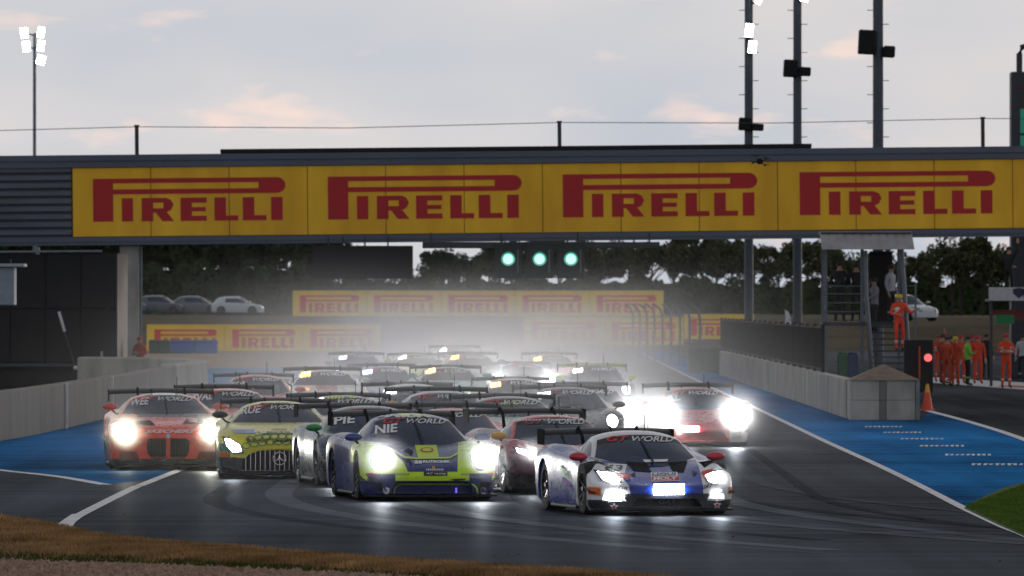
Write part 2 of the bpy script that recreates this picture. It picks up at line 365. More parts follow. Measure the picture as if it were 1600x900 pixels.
sheet('pit_lane', [(10.25, 214)] + [tuple(G(*p)[:2]) for p in [(1453, 643), (1520, 660), (1600, 686), (1720, 735)]] + [(30, 150), (45, 200), (45, 420), (10.25, 420)], .003, tarmac2)
sheet('grass_patch', [tuple(G(*p)[:2]) for p in [(1506, 795), (1520, 785), (1570, 762), (1640, 745), (1800, 738), (1800, 925), (1600, 839), (1560, 821)]], .010, green_soil)
sheet('gravel_trap', [(-5.2, 386), (-4.9, 514), (-40, 514), (-40, 386)], .006, sand)
# six white word marks painted on the blue
for (a, b, y) in [(1348, 1408, 667), (1377, 1438, 676), (1403, 1473, 686), (1433, 1505, 697), (1472, 1547, 711), (1513, 1597, 726)]:
    p, q = G(a, y), G(b, y); L = q.x - p.x; mb = MB()
    for k in range(9):
        x = p.x + L * (k + .1) / 9; d = 1.0 * (.6 + .4 * rnd.random()); w_ = L / 9 * .55; sk = .1
        mb.add([(x, p.y - d, .0085), (x + w_, p.y - d, .0085), (x + w_ + sk, p.y + d, .0085), (x + sk, p.y + d, .0085)], [(0, 1, 2, 3)])
        if k % 2: mb.add([(x, p.y + d * .2, .0087), (x + L / 9, p.y + d * .2, .0087), (x + L / 9, p.y + d * .7, .0087), (x, p.y + d * .7, .0087)], [(0, 1, 2, 3)])
    tag(mb.build('painted_word', line_white), kind='structure')
# bank beyond the straight
mb = MB(); V = []; xs = [-700 + 20 * i for i in range(71)]; ys = [524, 532, 540, 548, 560, 600, 700, 900, 1500]; zs = [-.06, .5, 1.3, 2.0, 2.05, 2.05, 1.95, 2.0, 2.2]
for y, z in zip(ys, zs):
    for x in xs: V.append((x, y + 3 * math.sin(x * .03), z + rnd.uniform(-.12, .12) * (z > 0)))
n = len(xs); mb.add(V, [(j * n + i, j * n + i + 1, (j + 1) * n + i + 1, (j + 1) * n + i) for j in range(len(ys) - 1) for i in range(n - 1)])
tag(mb.build('far_bank', bank_m, smooth=60), kind='structure')

# ------------------------------------------------------------ footbridge
YB = 310.0; SB = FPX / YB
root = tag(empty('footbridge', (0, YB, CH - (372 - HY) / SB)), 'grey clad footbridge spanning the track, hung with yellow boards', 'bridge')
root.rotation_euler = (0, -.0094, 0)
bx = lambda px: (px - 800) / SB
bz = lambda py: (372 - py) / SB
MB().box((bx(-260), .06, bz(372)), (bx(1900), 3.2, bz(240)), 0).build('deck', dark_steel, root)
for i in range(9):                     # horizontal cladding ribs left of the boards
    z0 = bz(362 - i * 12.2); z1 = bz(362 - (i + 1) * 12.2 + 2.2)
    m_ = MB(); m_.add([(bx(-260), .055, z0), (bx(112), .055, z0), (bx(112), -.02, z0 + .05), (bx(-260), -.02, z0 + .05), (bx(-260), -.035, z1 - .03), (bx(112), -.035, z1 - .03), (bx(112), .055, z1), (bx(-260), .055, z1)],
                      [(0, 1, 2, 3), (3, 2, 5, 4), (4, 5, 6, 7)])
    m_.build('cladding_slat', clad, root)
MB().box((bx(-260), -.12, bz(255.5)), (bx(1900), .05, bz(246)), 0).box((bx(-260), -.17, bz(245.5)), (bx(1900), .05, bz(236)), 0).build('top_fascia', fascia, root)
MB().box((bx(-260), -.10, bz(377)), (bx(1900), .05, bz(372.5)), 0).box((bx(-260), -.14, bz(372)), (bx(1900), .05, bz(364.5)), 0).build('bottom_fascia', fascia, root)
MB().box((bx(345), .3, bz(235.5)), (bx(1270), 2.6, bz(228.5)), 0, .02).build('roof_cover', black_m, root)
pw = 122.4
for k in range(14):
    a = 114 + k * pw
    MB().box((bx(a) + .012, -.05, bz(363.6)), (bx(a + pw) - .012, .02, bz(256.3)), 0, .006).build('advertising_panel', yellow, root)
for a, b in ((146, 447), (513, 816), (880, 1184), (1250, 1556)):
    flat_poly(LOGO, 'lettering', red_ink, root, lambda u, v, a=a, b=b: (bx(a + (b - a) * u), -.056, bz(340.5 - 67.5 * v)))
wire = mat('wire', (.05, .05, .055), rough=.5, var=0)
for px in (213, 876, 1540):
    MB().tube([(bx(px), 1.2, bz(240)), (bx(px), 1.2, bz(191))], .075, 10).tube([(bx(px), 1.2, bz(191)), (bx(px), 1.2, bz(188.5))], .1, 10).build('cable_post', dark_steel, root, smooth=40)
cab = [(-260, 200), (213, 191.5), (545, 196.5), (876, 191), (1210, 195), (1540, 191), (1850, 195)]
pp = []
for (a, ya), (b, yb) in zip(cab[:-1], cab[1:]): pp += [(bx(a + (b - a) * t / 6), 1.2, bz(ya + (yb - ya) * t / 6)) for t in range(6)]
MB().tube(pp, .014, 5).build('safety_cable', wire, root)
def pier(px0, px1):
    a, b = A(px0, 400, YB + .4), A(px1, 400, YB + .4); wd = b.x - a.x
    t = tag(empty('bridge_pier', ((a.x + b.x) / 2, YB + .4, 0)), 'tall weathered concrete pier carrying the footbridge behind the left wall', 'pier')
    MB().box((-wd / 2, 0, 0), (wd / 2 - .14, .9, 5.05), 0, .03).build('shaft', concrete_l, t)
    MB().tube([(wd / 2 - .06, .3, 0), (wd / 2 - .06, .3, 5.0)], .055, 8).build('drain_pipe', grey_steel, t)
    return t
pier(187, 222)
# hanging display, light gantry
t = tag(empty('display_panel', A(566, 435, YB - .5)), 'black display panel hanging from the footbridge, seen from its dark side', 'display'); s_ = SB
MB().box((-79 / s_, 0, 0), (79 / s_, .25, 51 / s_), 0, .02).build('case', black_m, t)
for dx in (-53, -30, 4, 40): MB().box((dx / s_ - .03, .1, 51 / s_), (dx / s_ + .03, .16, 66 / s_)).build('hanger', dark_steel, t)
for k in range(3): MB().box((-78 / s_ + k * 52.6 / s_ , -.012, .03), (-78 / s_ + k * 52.6 / s_ + 1.17, -.002, 1.15), 0).build('panel', black_m, t)
t = tag(empty('start_light_gantry', A(843, 388, YB - 1.2)), 'dark beam under the footbridge carrying three lit green start lights', 'start lights'); s_ = FPX / (YB - 1.2)
MB().box((-183 / s_, 0, 0), (188 / s_, .22, 10 / s_), 0, .02).build('beam', dark_steel, t)
for dx in (-170, -60, 60, 172): MB().tube([(dx / s_, .1, 10 / s_), (dx / s_, .6, 24 / s_)], .03, 6).build('hanger', dark_steel, t)
MB().box((118 / s_, -.05, -16 / s_), (124 / s_, .1, 2 / s_), 0, .02).build('camera_pod', black_m, t)
lampbox = mat('lamp_housing', (.004, .012, .012), rough=.5, var=.2)
green_l = glow('green_lamp', (.30, 1.0, .70), 2.2); green_d = glow('green_glow', (.0, .40, .25), .8)
for k, dx in enumerate((-49, 0, 49)):
    c = MB().box(((dx - 11.5) / s_ - .24, -.16, -47 / s_), ((dx + 11.5) / s_ + .24, .15, 9 / s_), 0, .015).build('lamp_housing', lampbox, t)
    z = -16.5 / s_; m_ = MB(); seg = 20
    ring = [(dx / s_ + .175 * math.cos(2 * math.pi * i / seg), z + .175 * math.sin(2 * math.pi * i / seg)) for i in range(seg)]
    m_.prism(ring, -.175, -.165); m_.build('green_lens', green_l, c)
    ring2 = [(dx / s_ + .25 * math.cos(2 * math.pi * i / seg), z + .25 * math.sin(2 * math.pi * i / seg)) for i in range(seg)]
    MB().prism(ring2, -.168, -.16).build('lens_glow_disc', green_d, c)  # added emissive disc behind the lens, imitating the lamp's green glow
    v_ = []; f_ = []
    for i in range(11):
        a = math.pi * i / 10; v_ += [(dx / s_ + .235 * math.cos(a), -.16, z + .235 * math.sin(a)), (dx / s_ + .235 * math.cos(a), -.42, z + .235 * math.sin(a) + .02)]
    f_ = [(2 * i, 2 * i + 1, 2 * i + 3, 2 * i + 2) for i in range(10)]
    MB().add(v_, f_).build('visor', lampbox, c)
    MB().box((dx / s_ + .33, -.175, -38 / s_), (dx / s_ + .37, -.15, -2 / s_)).build('trim', grey_steel, c)

# ------------------------------------------------------------ left: dark trackside building, wall
YL = 292.0; s_ = FPX / YL
t = tag(empty('trackside_building', A(60, 600, YL)), 'tall black panelled trackside building beside the bridge pier', 'building'); t.location.z = 0
wz = lambda py: CH - (py - HY) / s_; wx = lambda px: (px - 60) / s_
MB().box((wx(-260), .08, 0), (wx(183), 8, wz(396)), 0).build('wall', black_m, t)
for k in range(6):
    for j in range(2):
        MB().box((wx(-150 + k * 55.3) + .02, 0, (.9, 2.75)[j]), (wx(-150 + (k + 1) * 55.3) - .02, .1, (2.7, wz(398))[j]), 0, .015).build('wall_panel', black_m, t)
MB().tube([(wx(-260), -.3, wz(396)), (wx(160), -.3, wz(393))], .045, 8).build('roof_rail', grey_steel, t)
MB().box((wx(57), -.35, wz(398)), (wx(62), .2, wz(386))).build('rail_bracket', grey_steel, t)
MB().box((wx(-260), -.35, .75), (wx(150), .08, .87), 0, .01).build('ledge', dark_steel, t)
MB().box((wx(163), .02, 1.55), (wx(170), .07, 3.0)).build('sign_strip', mat('sign_dim', (.03, .022, .015), var=.2), t)
MB().box((wx(163.5), .005, 1.55), (wx(169.5), .018, 1.75)).build('blue_sign', mat('blue_sign', (.02, .1, .4), var=.1), t)
MB().box((wx(157), -.04, 1.05), (wx(161), .07, 1.28), 0, .01).build('socket_box', mat('dim_white', (.3, .3, .28), var=.2), t)
o = tag(MB().tube([A(92, 487, YL - 1.5), A(101, 518, YL - 1.5)], .05, 8).tube([A(101, 518, YL - 1.5), A(117, 572, YL - 1.5)], .03, 8, 1).ellip(A(118, 575, YL - 1.5), (.08, .08, .08), 10, 7).build('leaning_pole', [mat('white_metal', (.6, .6, .62), rough=.4, var=.1), dark_steel], smooth=40),
        'thin leaning pole with a white upper half before the black building', 'pole')
Yc = 240.0; s2 = FPX / Yc
t = tag(empty('cabinet', A(-20, 480, Yc)), 'pale grey cabinet raised on a post behind the left wall', 'cabinet'); bz0 = t.location.z
MB().box((-70 / s2, 0, 3 / s2), (42 / s2, 1.2, 63 / s2), 0, .02).build('case', mat('cabinet_grey', (.22, .27, .33), rough=.5, var=.1), t)
MB().box((-80 / s2, -.15, 63 / s2), (58 / s2, 1.35, 68 / s2), 0, .01).build('roof', mat('cabinet_roof', (.34, .38, .42), rough=.5, var=.1), t)
MB().tube([(36 / s2, .2, 68 / s2), (36 / s2, .2, 75 / s2)], .03, 6).build('vent_pipe', dark_steel, t)
MB().box((-12 / s2, .5, -bz0), (0, .7, 3 / s2)).build('post', dark_steel, t)
# left concrete wall of separate blocks
wl = [Vector((-13.6, 130, 0)), Vector((-12.0, 155, 0)), G(0, 688), G(90, 670), Vector((-10.35, 225, 0)), Vector((-10.2, 252, 0))]
wl = smooth_pts(wl, 12)
t = tag(empty('concrete_wall', wl[0]), 'long grey concrete barrier wall along the left run-off', 'wall')
def path_points(pts, step):
    out = [pts[0].copy()]; acc = 0
    for a, b in zip(pts[:-1], pts[1:]):
        d = (b - a).length; s = step - acc
        while s <= d: out.append(a.lerp(b, s / d)); s += step
        acc = (acc + d) % step
    return out
def wall_block(p, q, hgt, th, m, parent, name='concrete_block', bev=.02):
    d = (q - p); L = d.length; a = math.atan2(d.y, d.x)
    o = MB().box((.01, -th / 2, 0), (L - .01, th / 2, hgt), 0, bev).build(name, m, parent)
    o.location = p - (parent.location if parent else Vector()); o.rotation_euler = (0, 0, a); return o
bp = path_points(wl, 4.0)
for p, q in zip(bp[:-1], bp[1:]): wall_block(p, q, 1.05, .35, concrete, t)
for p in (G(90, 670), Vector((-10.42, 218, 0))):
    o = MB().box((.18, -.06, .0), (.24, .06, 1.06)).build('white_post', mat('white_paint', (.7, .7, .68), var=.1), t); o.location = p - t.location
we = [Vector((-10.2, 253, 0)), Vector((-9.9, 262, 0)), Vector((-9.9, 271, 0)), Vector((-10.6, 279, 0)), Vector((-12.2, 285, 0)), Vector((-14.5, 288, 0))]
t = tag(empty('flared_barrier', we[0]), 'pale concrete barrier blocks curving away past the end of the grey wall', 'barrier')
for p, q in zip(we[:-1], we[1:]): wall_block(p, q, 1.12, .5, concrete_l, t, bev=.06)

# ------------------------------------------------------------ right: pit wall, fence, end block
t = tag(empty('pit_wall', (8.6, 214, 0)), 'long stained concrete pit wall topped by a dark fence', 'wall')
for k in range(16):
    a = 216 + k * 8.2
    o = MB().box((-.14, .015, 0), (.14, 8.185, 1.0), 0, .02).build('concrete_block', concrete_l, t); o.location = (-.02 + .0004 * k, a - 214, 0)
fence_m = mat('fence_black', (.007, .008, .011), rough=.9, var=.2)
f = tag(empty('wall_fence', (8.6, 222, 1.0)), 'dark vertical-bar fence standing on the pit wall', 'fence')
MB().box((-.03, 14, 1.22), (.03, 128, 1.28)).build('top_rail', fence_m, f)
MB().box((-.03, 14, .08), (.03, 128, .13)).build('bottom_rail', fence_m, f)
pm = MB().box((-.05, -.05, 0), (.05, .05, 1.34), 0, .01).mesh('fence_post', fence_m)
bm_ = MB().box((-.03, -.035, .13), (.03, .035, 1.22)).mesh('bar', fence_m)
for k in range(20): link('fence_post', pm, f, (0, 14.1 + k * 6, 0))
for k in range(300): link('bar', bm_, f, (0, 14.3 + k * .38, 0))
mbb = MB().box((.035, 14, .1), (.045, 128, 1.24)); mbb.build('backing_mesh', fence_m, f)
e = tag(empty('wall_end_block', (9.31, 213.0, 0)), 'square concrete end of the pit wall with a brown hipped top', 'barrier')
for r in range(2):
    for k in range(3):
        x0 = -.86 + [0, .72, .90][k]; x1 = -.86 + [.715, .895, 1.62][k]
        MB().box((x0, 0, r * .5), (x1, 1.6, r * .5 + .495), 0, .012).build('concrete_block', concrete_l if k != 1 else concrete, e)
MB().box((.77, -.03, 0), (.87, 1.6, .99), 0, .01).build('corner_post', grey_steel, e)
MB().add([(-.9, -.05, .995), (.9, -.05, .995), (.9, 1.65, .995), (-.9, 1.65, .995), (0, .8, 1.40), (0, .82, 1.40)], [(0, 1, 4), (1, 2, 5, 4), (2, 3, 5), (3, 0, 4, 5), (3, 2, 1, 0)]).build('hipped_top', mat('tan_cover', (.20, .15, .115), rough=.9, var=.25, scale=5, bump=.3), e)
o = wall_block(Vector((8.62, 216.2, 0)), Vector((8.62, 214.6, 0)), .98, .28, concrete_l, None, 'wall_stub'); tag(o, 'short concrete wall stub joining pit wall and end block', 'wall')
# cone
c0 = G(1449, 642); t = tag(empty('traffic_cone', c0), 'orange traffic cone beside the hipped wall end', 'cone')
cone_m = mat('cone_orange', (.65, .06, .02), rough=.5, var=.15)
MB().box((-.2, -.2, 0), (.2, .2, .04), 0, .01).build('base', cone_m, t)
m_ = MB(); m_.tube([(0, 0, .04), (0, 0, .74)], [.15, .03], 16); m_.build('cone_body', cone_m, t, smooth=40)
MB().tube([(0, 0, .5), (0, 0, .72)], [.075, .04], 16).build('yellow_band', mat('cone_yellow', (.7, .35, .02), var=.1), t)

# ------------------------------------------------------------ timing stand behind the wall
YS = 262.0; s_ = FPX / YS
S = tag(empty('timing_stand', (A(1355, 500, YS).x, YS, 0)), 'raised steel timing stand with a corrugated awning and stairs', 'stand')
sx = lambda px: (px - 1355) / s_; sz = lambda py: CH - (py - HY) / s_
post_m = mat('post_grey', (.12, .14, .165), rough=.45, metal=.3, var=.2)
FZ = sz(503)
for px, y, top in ((1290, 0, 385), (1347, 0, 385), (1290, 2.4, 375), (1410, 2.4, 375)):
    MB().box((sx(px) - .05, y - .05, 0), (sx(px) + .05, y + .05, sz(top))).build('post', post_m, S)
MB().tube([(sx(1353), -.4, sz(470)), (sx(1363), -.4, .6)], .075, 8).build('stair_rail', post_m, S, smooth=40)
MB().tube([(sx(1352), -.2, sz(392)), (sx(1353), -.4, sz(470))], .06, 8).build('post', post_m, S, smooth=40)
MB().tube([(sx(1408), -.2, sz(388)), (sx(1417), -.4, sz(532))], .075, 8).build('post', post_m, S, smooth=40)
MB().box((sx(1285), -.1, FZ - .12), (sx(1350), 2.6, FZ)).build('platform', dark_steel, S)
MB().box((sx(1350), 1.0, FZ - .12), (sx(1418), 2.6, FZ)).build('platform', dark_steel, S)
for py in (447, 459, 473, 487): MB().tube([(sx(1285), -.06, sz(py)), (sx(1347), -.06, sz(py))], .022, 6).build('guard_rail', post_m, S)
for py in (447, 470): MB().tube([(sx(1418), .6, sz(py)), (sx(1433), .6, sz(py))], .022, 6).build('guard_rail', post_m, S)
MB().box((sx(1432) - .03, .57, 1.0), (sx(1432) + .03, .63, sz(444))).build('post', post_m, S)
for k in range(12):
    z = .15 + k * (FZ - .15) / 12; MB().box((sx(1362), -2.4 + k * .28, z), (sx(1414), -2.1 + k * .28, z + .05)).build('step', dark_steel, S)
MB().box((sx(1364), 2.45, FZ), (sx(1400), 2.55, sz(392))).build('back_screen', black_m, S)
aw = mat('awning_sheet', (.30, .28, .29), rough=.5, metal=.2, var=.2, scale=2)
ribs = 11
for k in range(ribs):
    a, b = 1283 + k * 13.1, 1283 + (k + 1) * 13.1
    x0, x1 = sx(a), sx(b); zt, zb = sz(361.5), sz(390); d = .05
    prof = [(x0 - .004, 0), (x0 + .04, -d), (x1 - .04, -d), (x1 + .004, 0)]
    v = [(x, -.75 + dy, zb) for x, dy in prof] + [(x - .03, .55 + dy, zt) for x, dy in prof]; v = [(a_, b_ + .003 * (k % 2), c_) for a_, b_, c_ in v]
    MB().add(v, [(0, 1, 5, 4), (1, 2, 6, 5), (2, 3, 7, 6), (0, 4, 7, 3)]).build('awning_sheet', aw, S)
MB().box((sx(1283), .3, sz(366)), (sx(1425), 2.6, sz(362.5))).build('roof', dark_steel, S)
for px, cl in ((1318, (.02, .13, .07)), (1334, (.02, .07, .17))):
    o = tag(MB().box((-.17, -.17, 0), (.17, .17, 1.0), 0, .03).tube([(0, 0, 1.0), (0, 0, 1.06)], .15, 12).build('drum', mat('drum_%d' % px, cl, rough=.5, var=.2)), ('green' if px == 1318 else 'blue') + ' drum standing under the timing stand', 'drum'); o.location = (A(px, 500, YS).x, YS + .6, .35)
    o2 = tag(MB().box((-.25, -.25, 0), (.25, .25, .35), 0, .02).build('crate', mat('crate_red', (.14, .02, .02), var=.2)), 'dark red crate holding up the %s drum' % ('green' if px == 1318 else 'blue'), 'crate'); o2.location = (A(px, 500, YS).x, YS + .6, 0)
# red lamp box
YR = 252.0; s_ = FPX / YR
t = tag(empty('signal_box', (A(1441, 500, YR).x, YR, 0)), 'black signal box with a lit red lamp beside the marshals', 'signal box')
zz = lambda py: CH - (py - HY) / s_
MB().box((-28 / s_, 0, .3), (17 / s_, .5, zz(531)), 0, .02).build('case', black_m, t)
for d in (-24, 12): MB().box((d / s_, .2, 0), (d / s_ + .06, .26, .3)).build('foot', dark_steel, t)
MB().box((-5.5 / s_, -.02, zz(592)), (-3 / s_, .0, zz(541))).build('orange_stripe', mat('orange_stripe', (.6, .07, .015), var=.1), t)
m_ = MB(); ring = [(9 / s_ + .115 * math.cos(2 * math.pi * i / 18), zz(559) + .115 * math.sin(2 * math.pi * i / 18)) for i in range(18)]
m_.prism(ring, -.02, .01); m_.build('red_lens', glow('red_lamp', (1, .03, .025), 1.6), t)

# pit lane kerb paint
kerb_w = mat('kerb_white', (.55, .56, .58), var=.2, scale=2); kerb_r = mat('kerb_red', (.4, .03, .03), var=.2, scale=2)
k0 = [G(*p) for p in [(1436, 597), (1600, 609), (1700, 618), (1700, 606), (1600, 598), (1440, 589)]]
sheet('pit_kerb', [(p.x, p.y) for p in k0], .01, kerb_w)
k1 = [G(*p) for p in [(1556, 604), (1600, 607), (1700, 614), (1700, 610), (1600, 603.5), (1575, 602.5)]]
sheet('pit_kerb_red', [(p.x, p.y) for p in k1], .014, kerb_r)

# ------------------------------------------------------------ masts
lampw = glow('flood_lamp', (1, .96, .86), 16)
def mast(px, Y, py0, pw_, label, floods=(), boxes=(), rungs=False, top=-60):
    s = FPX / Y; b = A(px, HY, Y); r = pw_ / 2 / s
    t = tag(empty('light_mast', (b.x, Y, 0)), label, 'light mast', 'floodlight masts beyond the bridge')
    z = lambda py: CH - (py - HY) / s
    MB().tube([(0, 0, 0), (0, 0, z(py0))], [r * 1.1, r], 12).build('pole', grey_steel if pw_ < 8 else mat('mast_paint', (.06, .075, .095), rough=.5, var=.2), t, smooth=40)
    for (dx, py, w_, h_, tilt) in floods:
        o = MB().box((-w_ / 2 / s, -.1, -h_ / 2 / s), (w_ / 2 / s, .25, h_ / 2 / s), 0, .03).build('floodlight', dark_steel, t); o.location = (dx / s, -.35, z(py)); o.rotation_euler = (0, tilt, 0)
        m_ = MB().box((-w_ / 2.15 / s, -.14, -h_ / 2.15 / s), (w_ / 2.15 / s, -.11, h_ / 2.15 / s)); m_.build('lens', lampw, o)
        MB().tube([(dx / s, -.2, z(py)), (0, 0, z(py) - .1)], .04, 6).build('bracket', dark_steel, t)
    for (dx, py, w_, h_) in boxes:
        o = MB().box((-w_ / 2 / s, -.3, -h_ / 2 / s), (w_ / 2 / s, .3, h_ / 2 / s), 0, .04).build('loudspeaker', black_m, t); o.location = (dx / s, -.1, z(py)); o.rotation_euler = (0, .05, 0)
        MB().box((-w_ / 2.4 / s, -.32, -h_ / 2.4 / s), (w_ / 2.4 / s, -.305, h_ / 2.4 / s)).build('front_grille', fence_m, o)
    if rungs:
        for k in range(26):
            zz_ = z(500) + k * .55 * 40 / s
            if zz_ < z(py0): MB().tube([(r * .8, 0, zz_), (r + .22, 0, zz_)], .015, 5).build('rung', dark_steel, t) if k % 2 else MB().tube([(-r * .8, 0, zz_), (-r - .22, 0, zz_)], .015, 5).build('rung', dark_steel, t)
    return t
mast(54, 420, 52, 5, 'slim light mast with five lit floodlights behind the grey cladding', floods=((-15, 52, 12, 17, -.1), (11, 51, 11, 17, .15), (-12, 73, 12, 17, -.1), (11, 72, 11, 17, .15), (11, 94, 14, 15, .3)), boxes=())
mast(1170, 330, -30, 13, 'light mast with lit lamps and a winged bracket', floods=((0, 48, 13, 22, .1), (5, 74, 13, 20, .1), (14, 3, 10, 8, .5)), boxes=((-6, 194, 20, 20), (14, 199, 18, 11)), rungs=True)
mast(1246, 325, -30, 13, 'mast carrying a pair of black loudspeakers, between two other masts', floods=((10, 0, 12, 7, .2),), boxes=((-11, 107, 22, 27), (11, 112, 19, 14)), rungs=True)
mast(1372, 320, -30, 16, 'thickest dark mast with large black loudspeakers above the awning', boxes=((-18, 66, 26, 38), (17, 81, 18, 18)), rungs=True)
# scoreboard tower
Yt = 330.0; s_ = FPX / Yt
t = tag(empty('scoreboard_tower', A(1620, 112, Yt)), 'dark scoreboard tower with green lit screen rising behind the footbridge', 'scoreboard'); zt = t.location.z
MB().box((-40 / s_, 0, -zt), (60 / s_, 1.2, 0), 0, .04).build('case', dark_steel, t)
for k in range(3): MB().box((-32 / s_, -.03, (-26 - 30 * k) / s_), (60 / s_, -.005, (-24 - 30 * k) / s_)).build('divider', mat('dim_red', (.12, .02, .02), var=.1), t)
for a, b in ((-58, -96), (-100, -116)): MB().box((-26 / s_, -.04, b / s_), (60 / s_, -.01, a / s_)).build('screen', mat('green_screen', (.01, .05, .04), var=.3, scale=4, emit=(.02, .22, .15), es=.5), t)
MB().tube([(-26 / s_, .5, 0), (-26 / s_, .5, 28 / s_), (-22 / s_, .5, 39 / s_), (-14 / s_, .5, 41 / s_), (-6 / s_, .5, 36 / s_), (-4 / s_, .5, 0)], .12, 8).build('lifting_loop', dark_steel, t, smooth=50)
# drone
Yd = 230.0; s_ = FPX / Yd
t = tag(empty('drone', A(1187, 252, Yd)), 'small black four-rotor drone hovering before the yellow boards', 'drone'); t.rotation_euler = (R(-35), R(12), 0)
MB().ellip((0, 0, 0), (.09, .13, .045)).build('body', black_m, t, smooth=40)
for sx_ in (-1, 1):
    for sy_ in (-1, 1):
        a = MB().tube([(0, 0, 0), (sx_ * .17, sy_ * .15, .01)], .013, 6).tube([(sx_ * .17, sy_ * .15, -.02), (sx_ * .17, sy_ * .15, .045)], .02, 8).build('arm', black_m, t)
        MB().box((sx_ * .17 - .1, sy_ * .15 - .012, .045), (sx_ * .17 + .1, sy_ * .15 + .012, .052)).build('rotor', black_m, a)
MB().box((-.035, -.12, -.1), (.035, -.03, -.04), 0, .01).build('camera_pod', black_m, t)

# ------------------------------------------------------------ far advertising boards
def board(px0, px1, py0, py1, Y, label, group, z0=None, logos=1):
    s = FPX / Y; c = A((px0 + px1) / 2, py1, Y)
    t = tag(empty('advertising_board', c), label, 'advertising board', group)
    wd = (px1 - px0) / s; h = (py1 - py0) / s
    MB().box((-wd / 2 + .01, 0, 0), (wd / 2 - .01, .08, h), 0, .01).build('panel', yellow_far, t)
    flat_poly(LOGO, 'lettering', red_far, t, lambda u, v: (-wd * .40 + wd * .80 * u, -.006, h * .14 + h * .68 * v))
    for x in (-wd * .35, wd * .35): MB().box((x - .05, .09, -max(.3, c.z)), (x + .05, .17, h * .9)).build('support', dark_steel, t)
    return t
for k in range(3): board(229 + k * 122, 229 + (k + 1) * 122, 507, 549, 514, 'yellow red-lettered trackside board by the gravel trap, lower row', 'lower row of boards by the gravel trap')
for k in range(5): board(457 + k * 116, 457 + (k + 1) * 116, 454, 494, 548, 'yellow red-lettered board of the raised row along the bank', 'raised row of boards along the bank')
for k in range(2): board(818 + k * 125, 818 + (k + 1) * 125, 496, 539, 514, 'yellow board of the pale pair in the spray behind the catch fence', 'boards behind the catch fence')
board(1069, 1178, 491, 530, 470, 'yellow board partly hidden behind the black pit-wall fence', 'boards behind the catch fence')
# tyre barriers
def tyre_barrier(px0, px1, py0, py1, Y, c, label):
    s = FPX / Y; t = tag(empty('tyre_barrier', (A(px0, 0, Y).x, Y, 0)), label, 'barrier'); L = (px1 - px0) / s; z1 = CH - (py0 - HY) / s
    n_ = max(2, int(L / 1.0)); m_ = mat('belt_%s' % (label[:6]), c, rough=.6, var=.25)
    for k in range(n_): MB().box((k * L / n_ + .01, 0, 0), ((k + 1) * L / n_ - .01, .9, z1), 0, .06).build('block', m_, t)
    MB().box((-.01, -.015, z1 * .78), (L + .01, .91, z1 * .84)).build('strap', mat('strap_dark', (.01, .015, .015), var=.1), t)
tyre_barrier(265, 340, 531, 552, 500, (.02, .12, .42), 'blue covered tyre barrier before the lower yellow board')
tyre_barrier(232, 265, 531, 552, 498, (.02, .06, .03), 'dark green tyre barrier next to the blue one')
tyre_barrier(1075, 1124, 541, 579, 362, (.015, .05, .045), 'dark green barrier blocks at the far end of the pit wall')
# catch fence beyond the wall
f = tag(empty('catch_fence', (8.2, 372, 0)), 'curved-top catch fence posts beyond the pit wall end', 'fence')
for k in range(9):
    y = k * 13.0; x = -k * .18
    MB().tube([(x, y, 0), (x, y, 2.3), (x - .12, y, 2.65), (x - .42, y, 2.9)], .06, 7).build('post', dark_steel, f, smooth=50)
for z in (.6, 1.2, 1.8, 2.3): MB().tube([(0, 0, z), (-.18 * 8, 104, z)], .012, 5).build('wire', wire, f)
# white marquee far right and platform
YW = 300.0; s_ = FPX / YW
t = tag(empty('camera_platform', (A(1600, 500, YW).x, YW, 0)), 'camera platform with a white banner skirt right of the marshals', 'platform')
zz = lambda py: CH - (py - HY) / s_; xx = lambda px: (px - 1600) / s_
MB().box((xx(1545), 0, zz(470)), (xx(1700), .06, zz(449)), 0, .01).build('banner', mat('white_banner', (.42, .43, .46), rough=.6, var=.1), t)
MB().box((xx(1545), .06, zz(471)), (xx(1700), 2.5, zz(467))).build('floor', dark_steel, t)
for x in (1547, 1650): MB().box((xx(x), .2, 0), (xx(x) + .1, .3, zz(470))).build('post', dark_steel, t)
flat_poly([[(-.22, .3), (0, .38), (.22, .3), (.2, 0), (0, -.3), (-.2, 0)]], 'crest', mat('crest_ink', (.02, .02, .06), var=.1), t, lambda a, b: (xx(1592) + a, -.008, zz(459) + b * .55))
flat_poly(in_quad(text_tris('F', .2), (xx(1598), zz(464)), (xx(1604), zz(464)), (xx(1598), zz(453))), 'lettering', mat('crest_blue', (.03, .03, .16), var=.1), t, lambda a, b: (a, -.008, b))
o = tag(MB().box((xx(1548), 0, 0), (xx(1700), .08, .18)).box((xx(1558), -.01, -.32), (xx(1586), .06, 0), 1).box((xx(1586), -.01, -.2), (xx(1700), .06, 0), 0).build('pit_sign', [mat('dim_red_sign', (.12, .015, .012), var=.2), mat('pit_green', (.01, .2, .06), var=.2)]), 'red sign with a green field hung below the camera platform', 'sign')
o.location = (A(1600, 0, YW).x, YW + .6, zz(492))
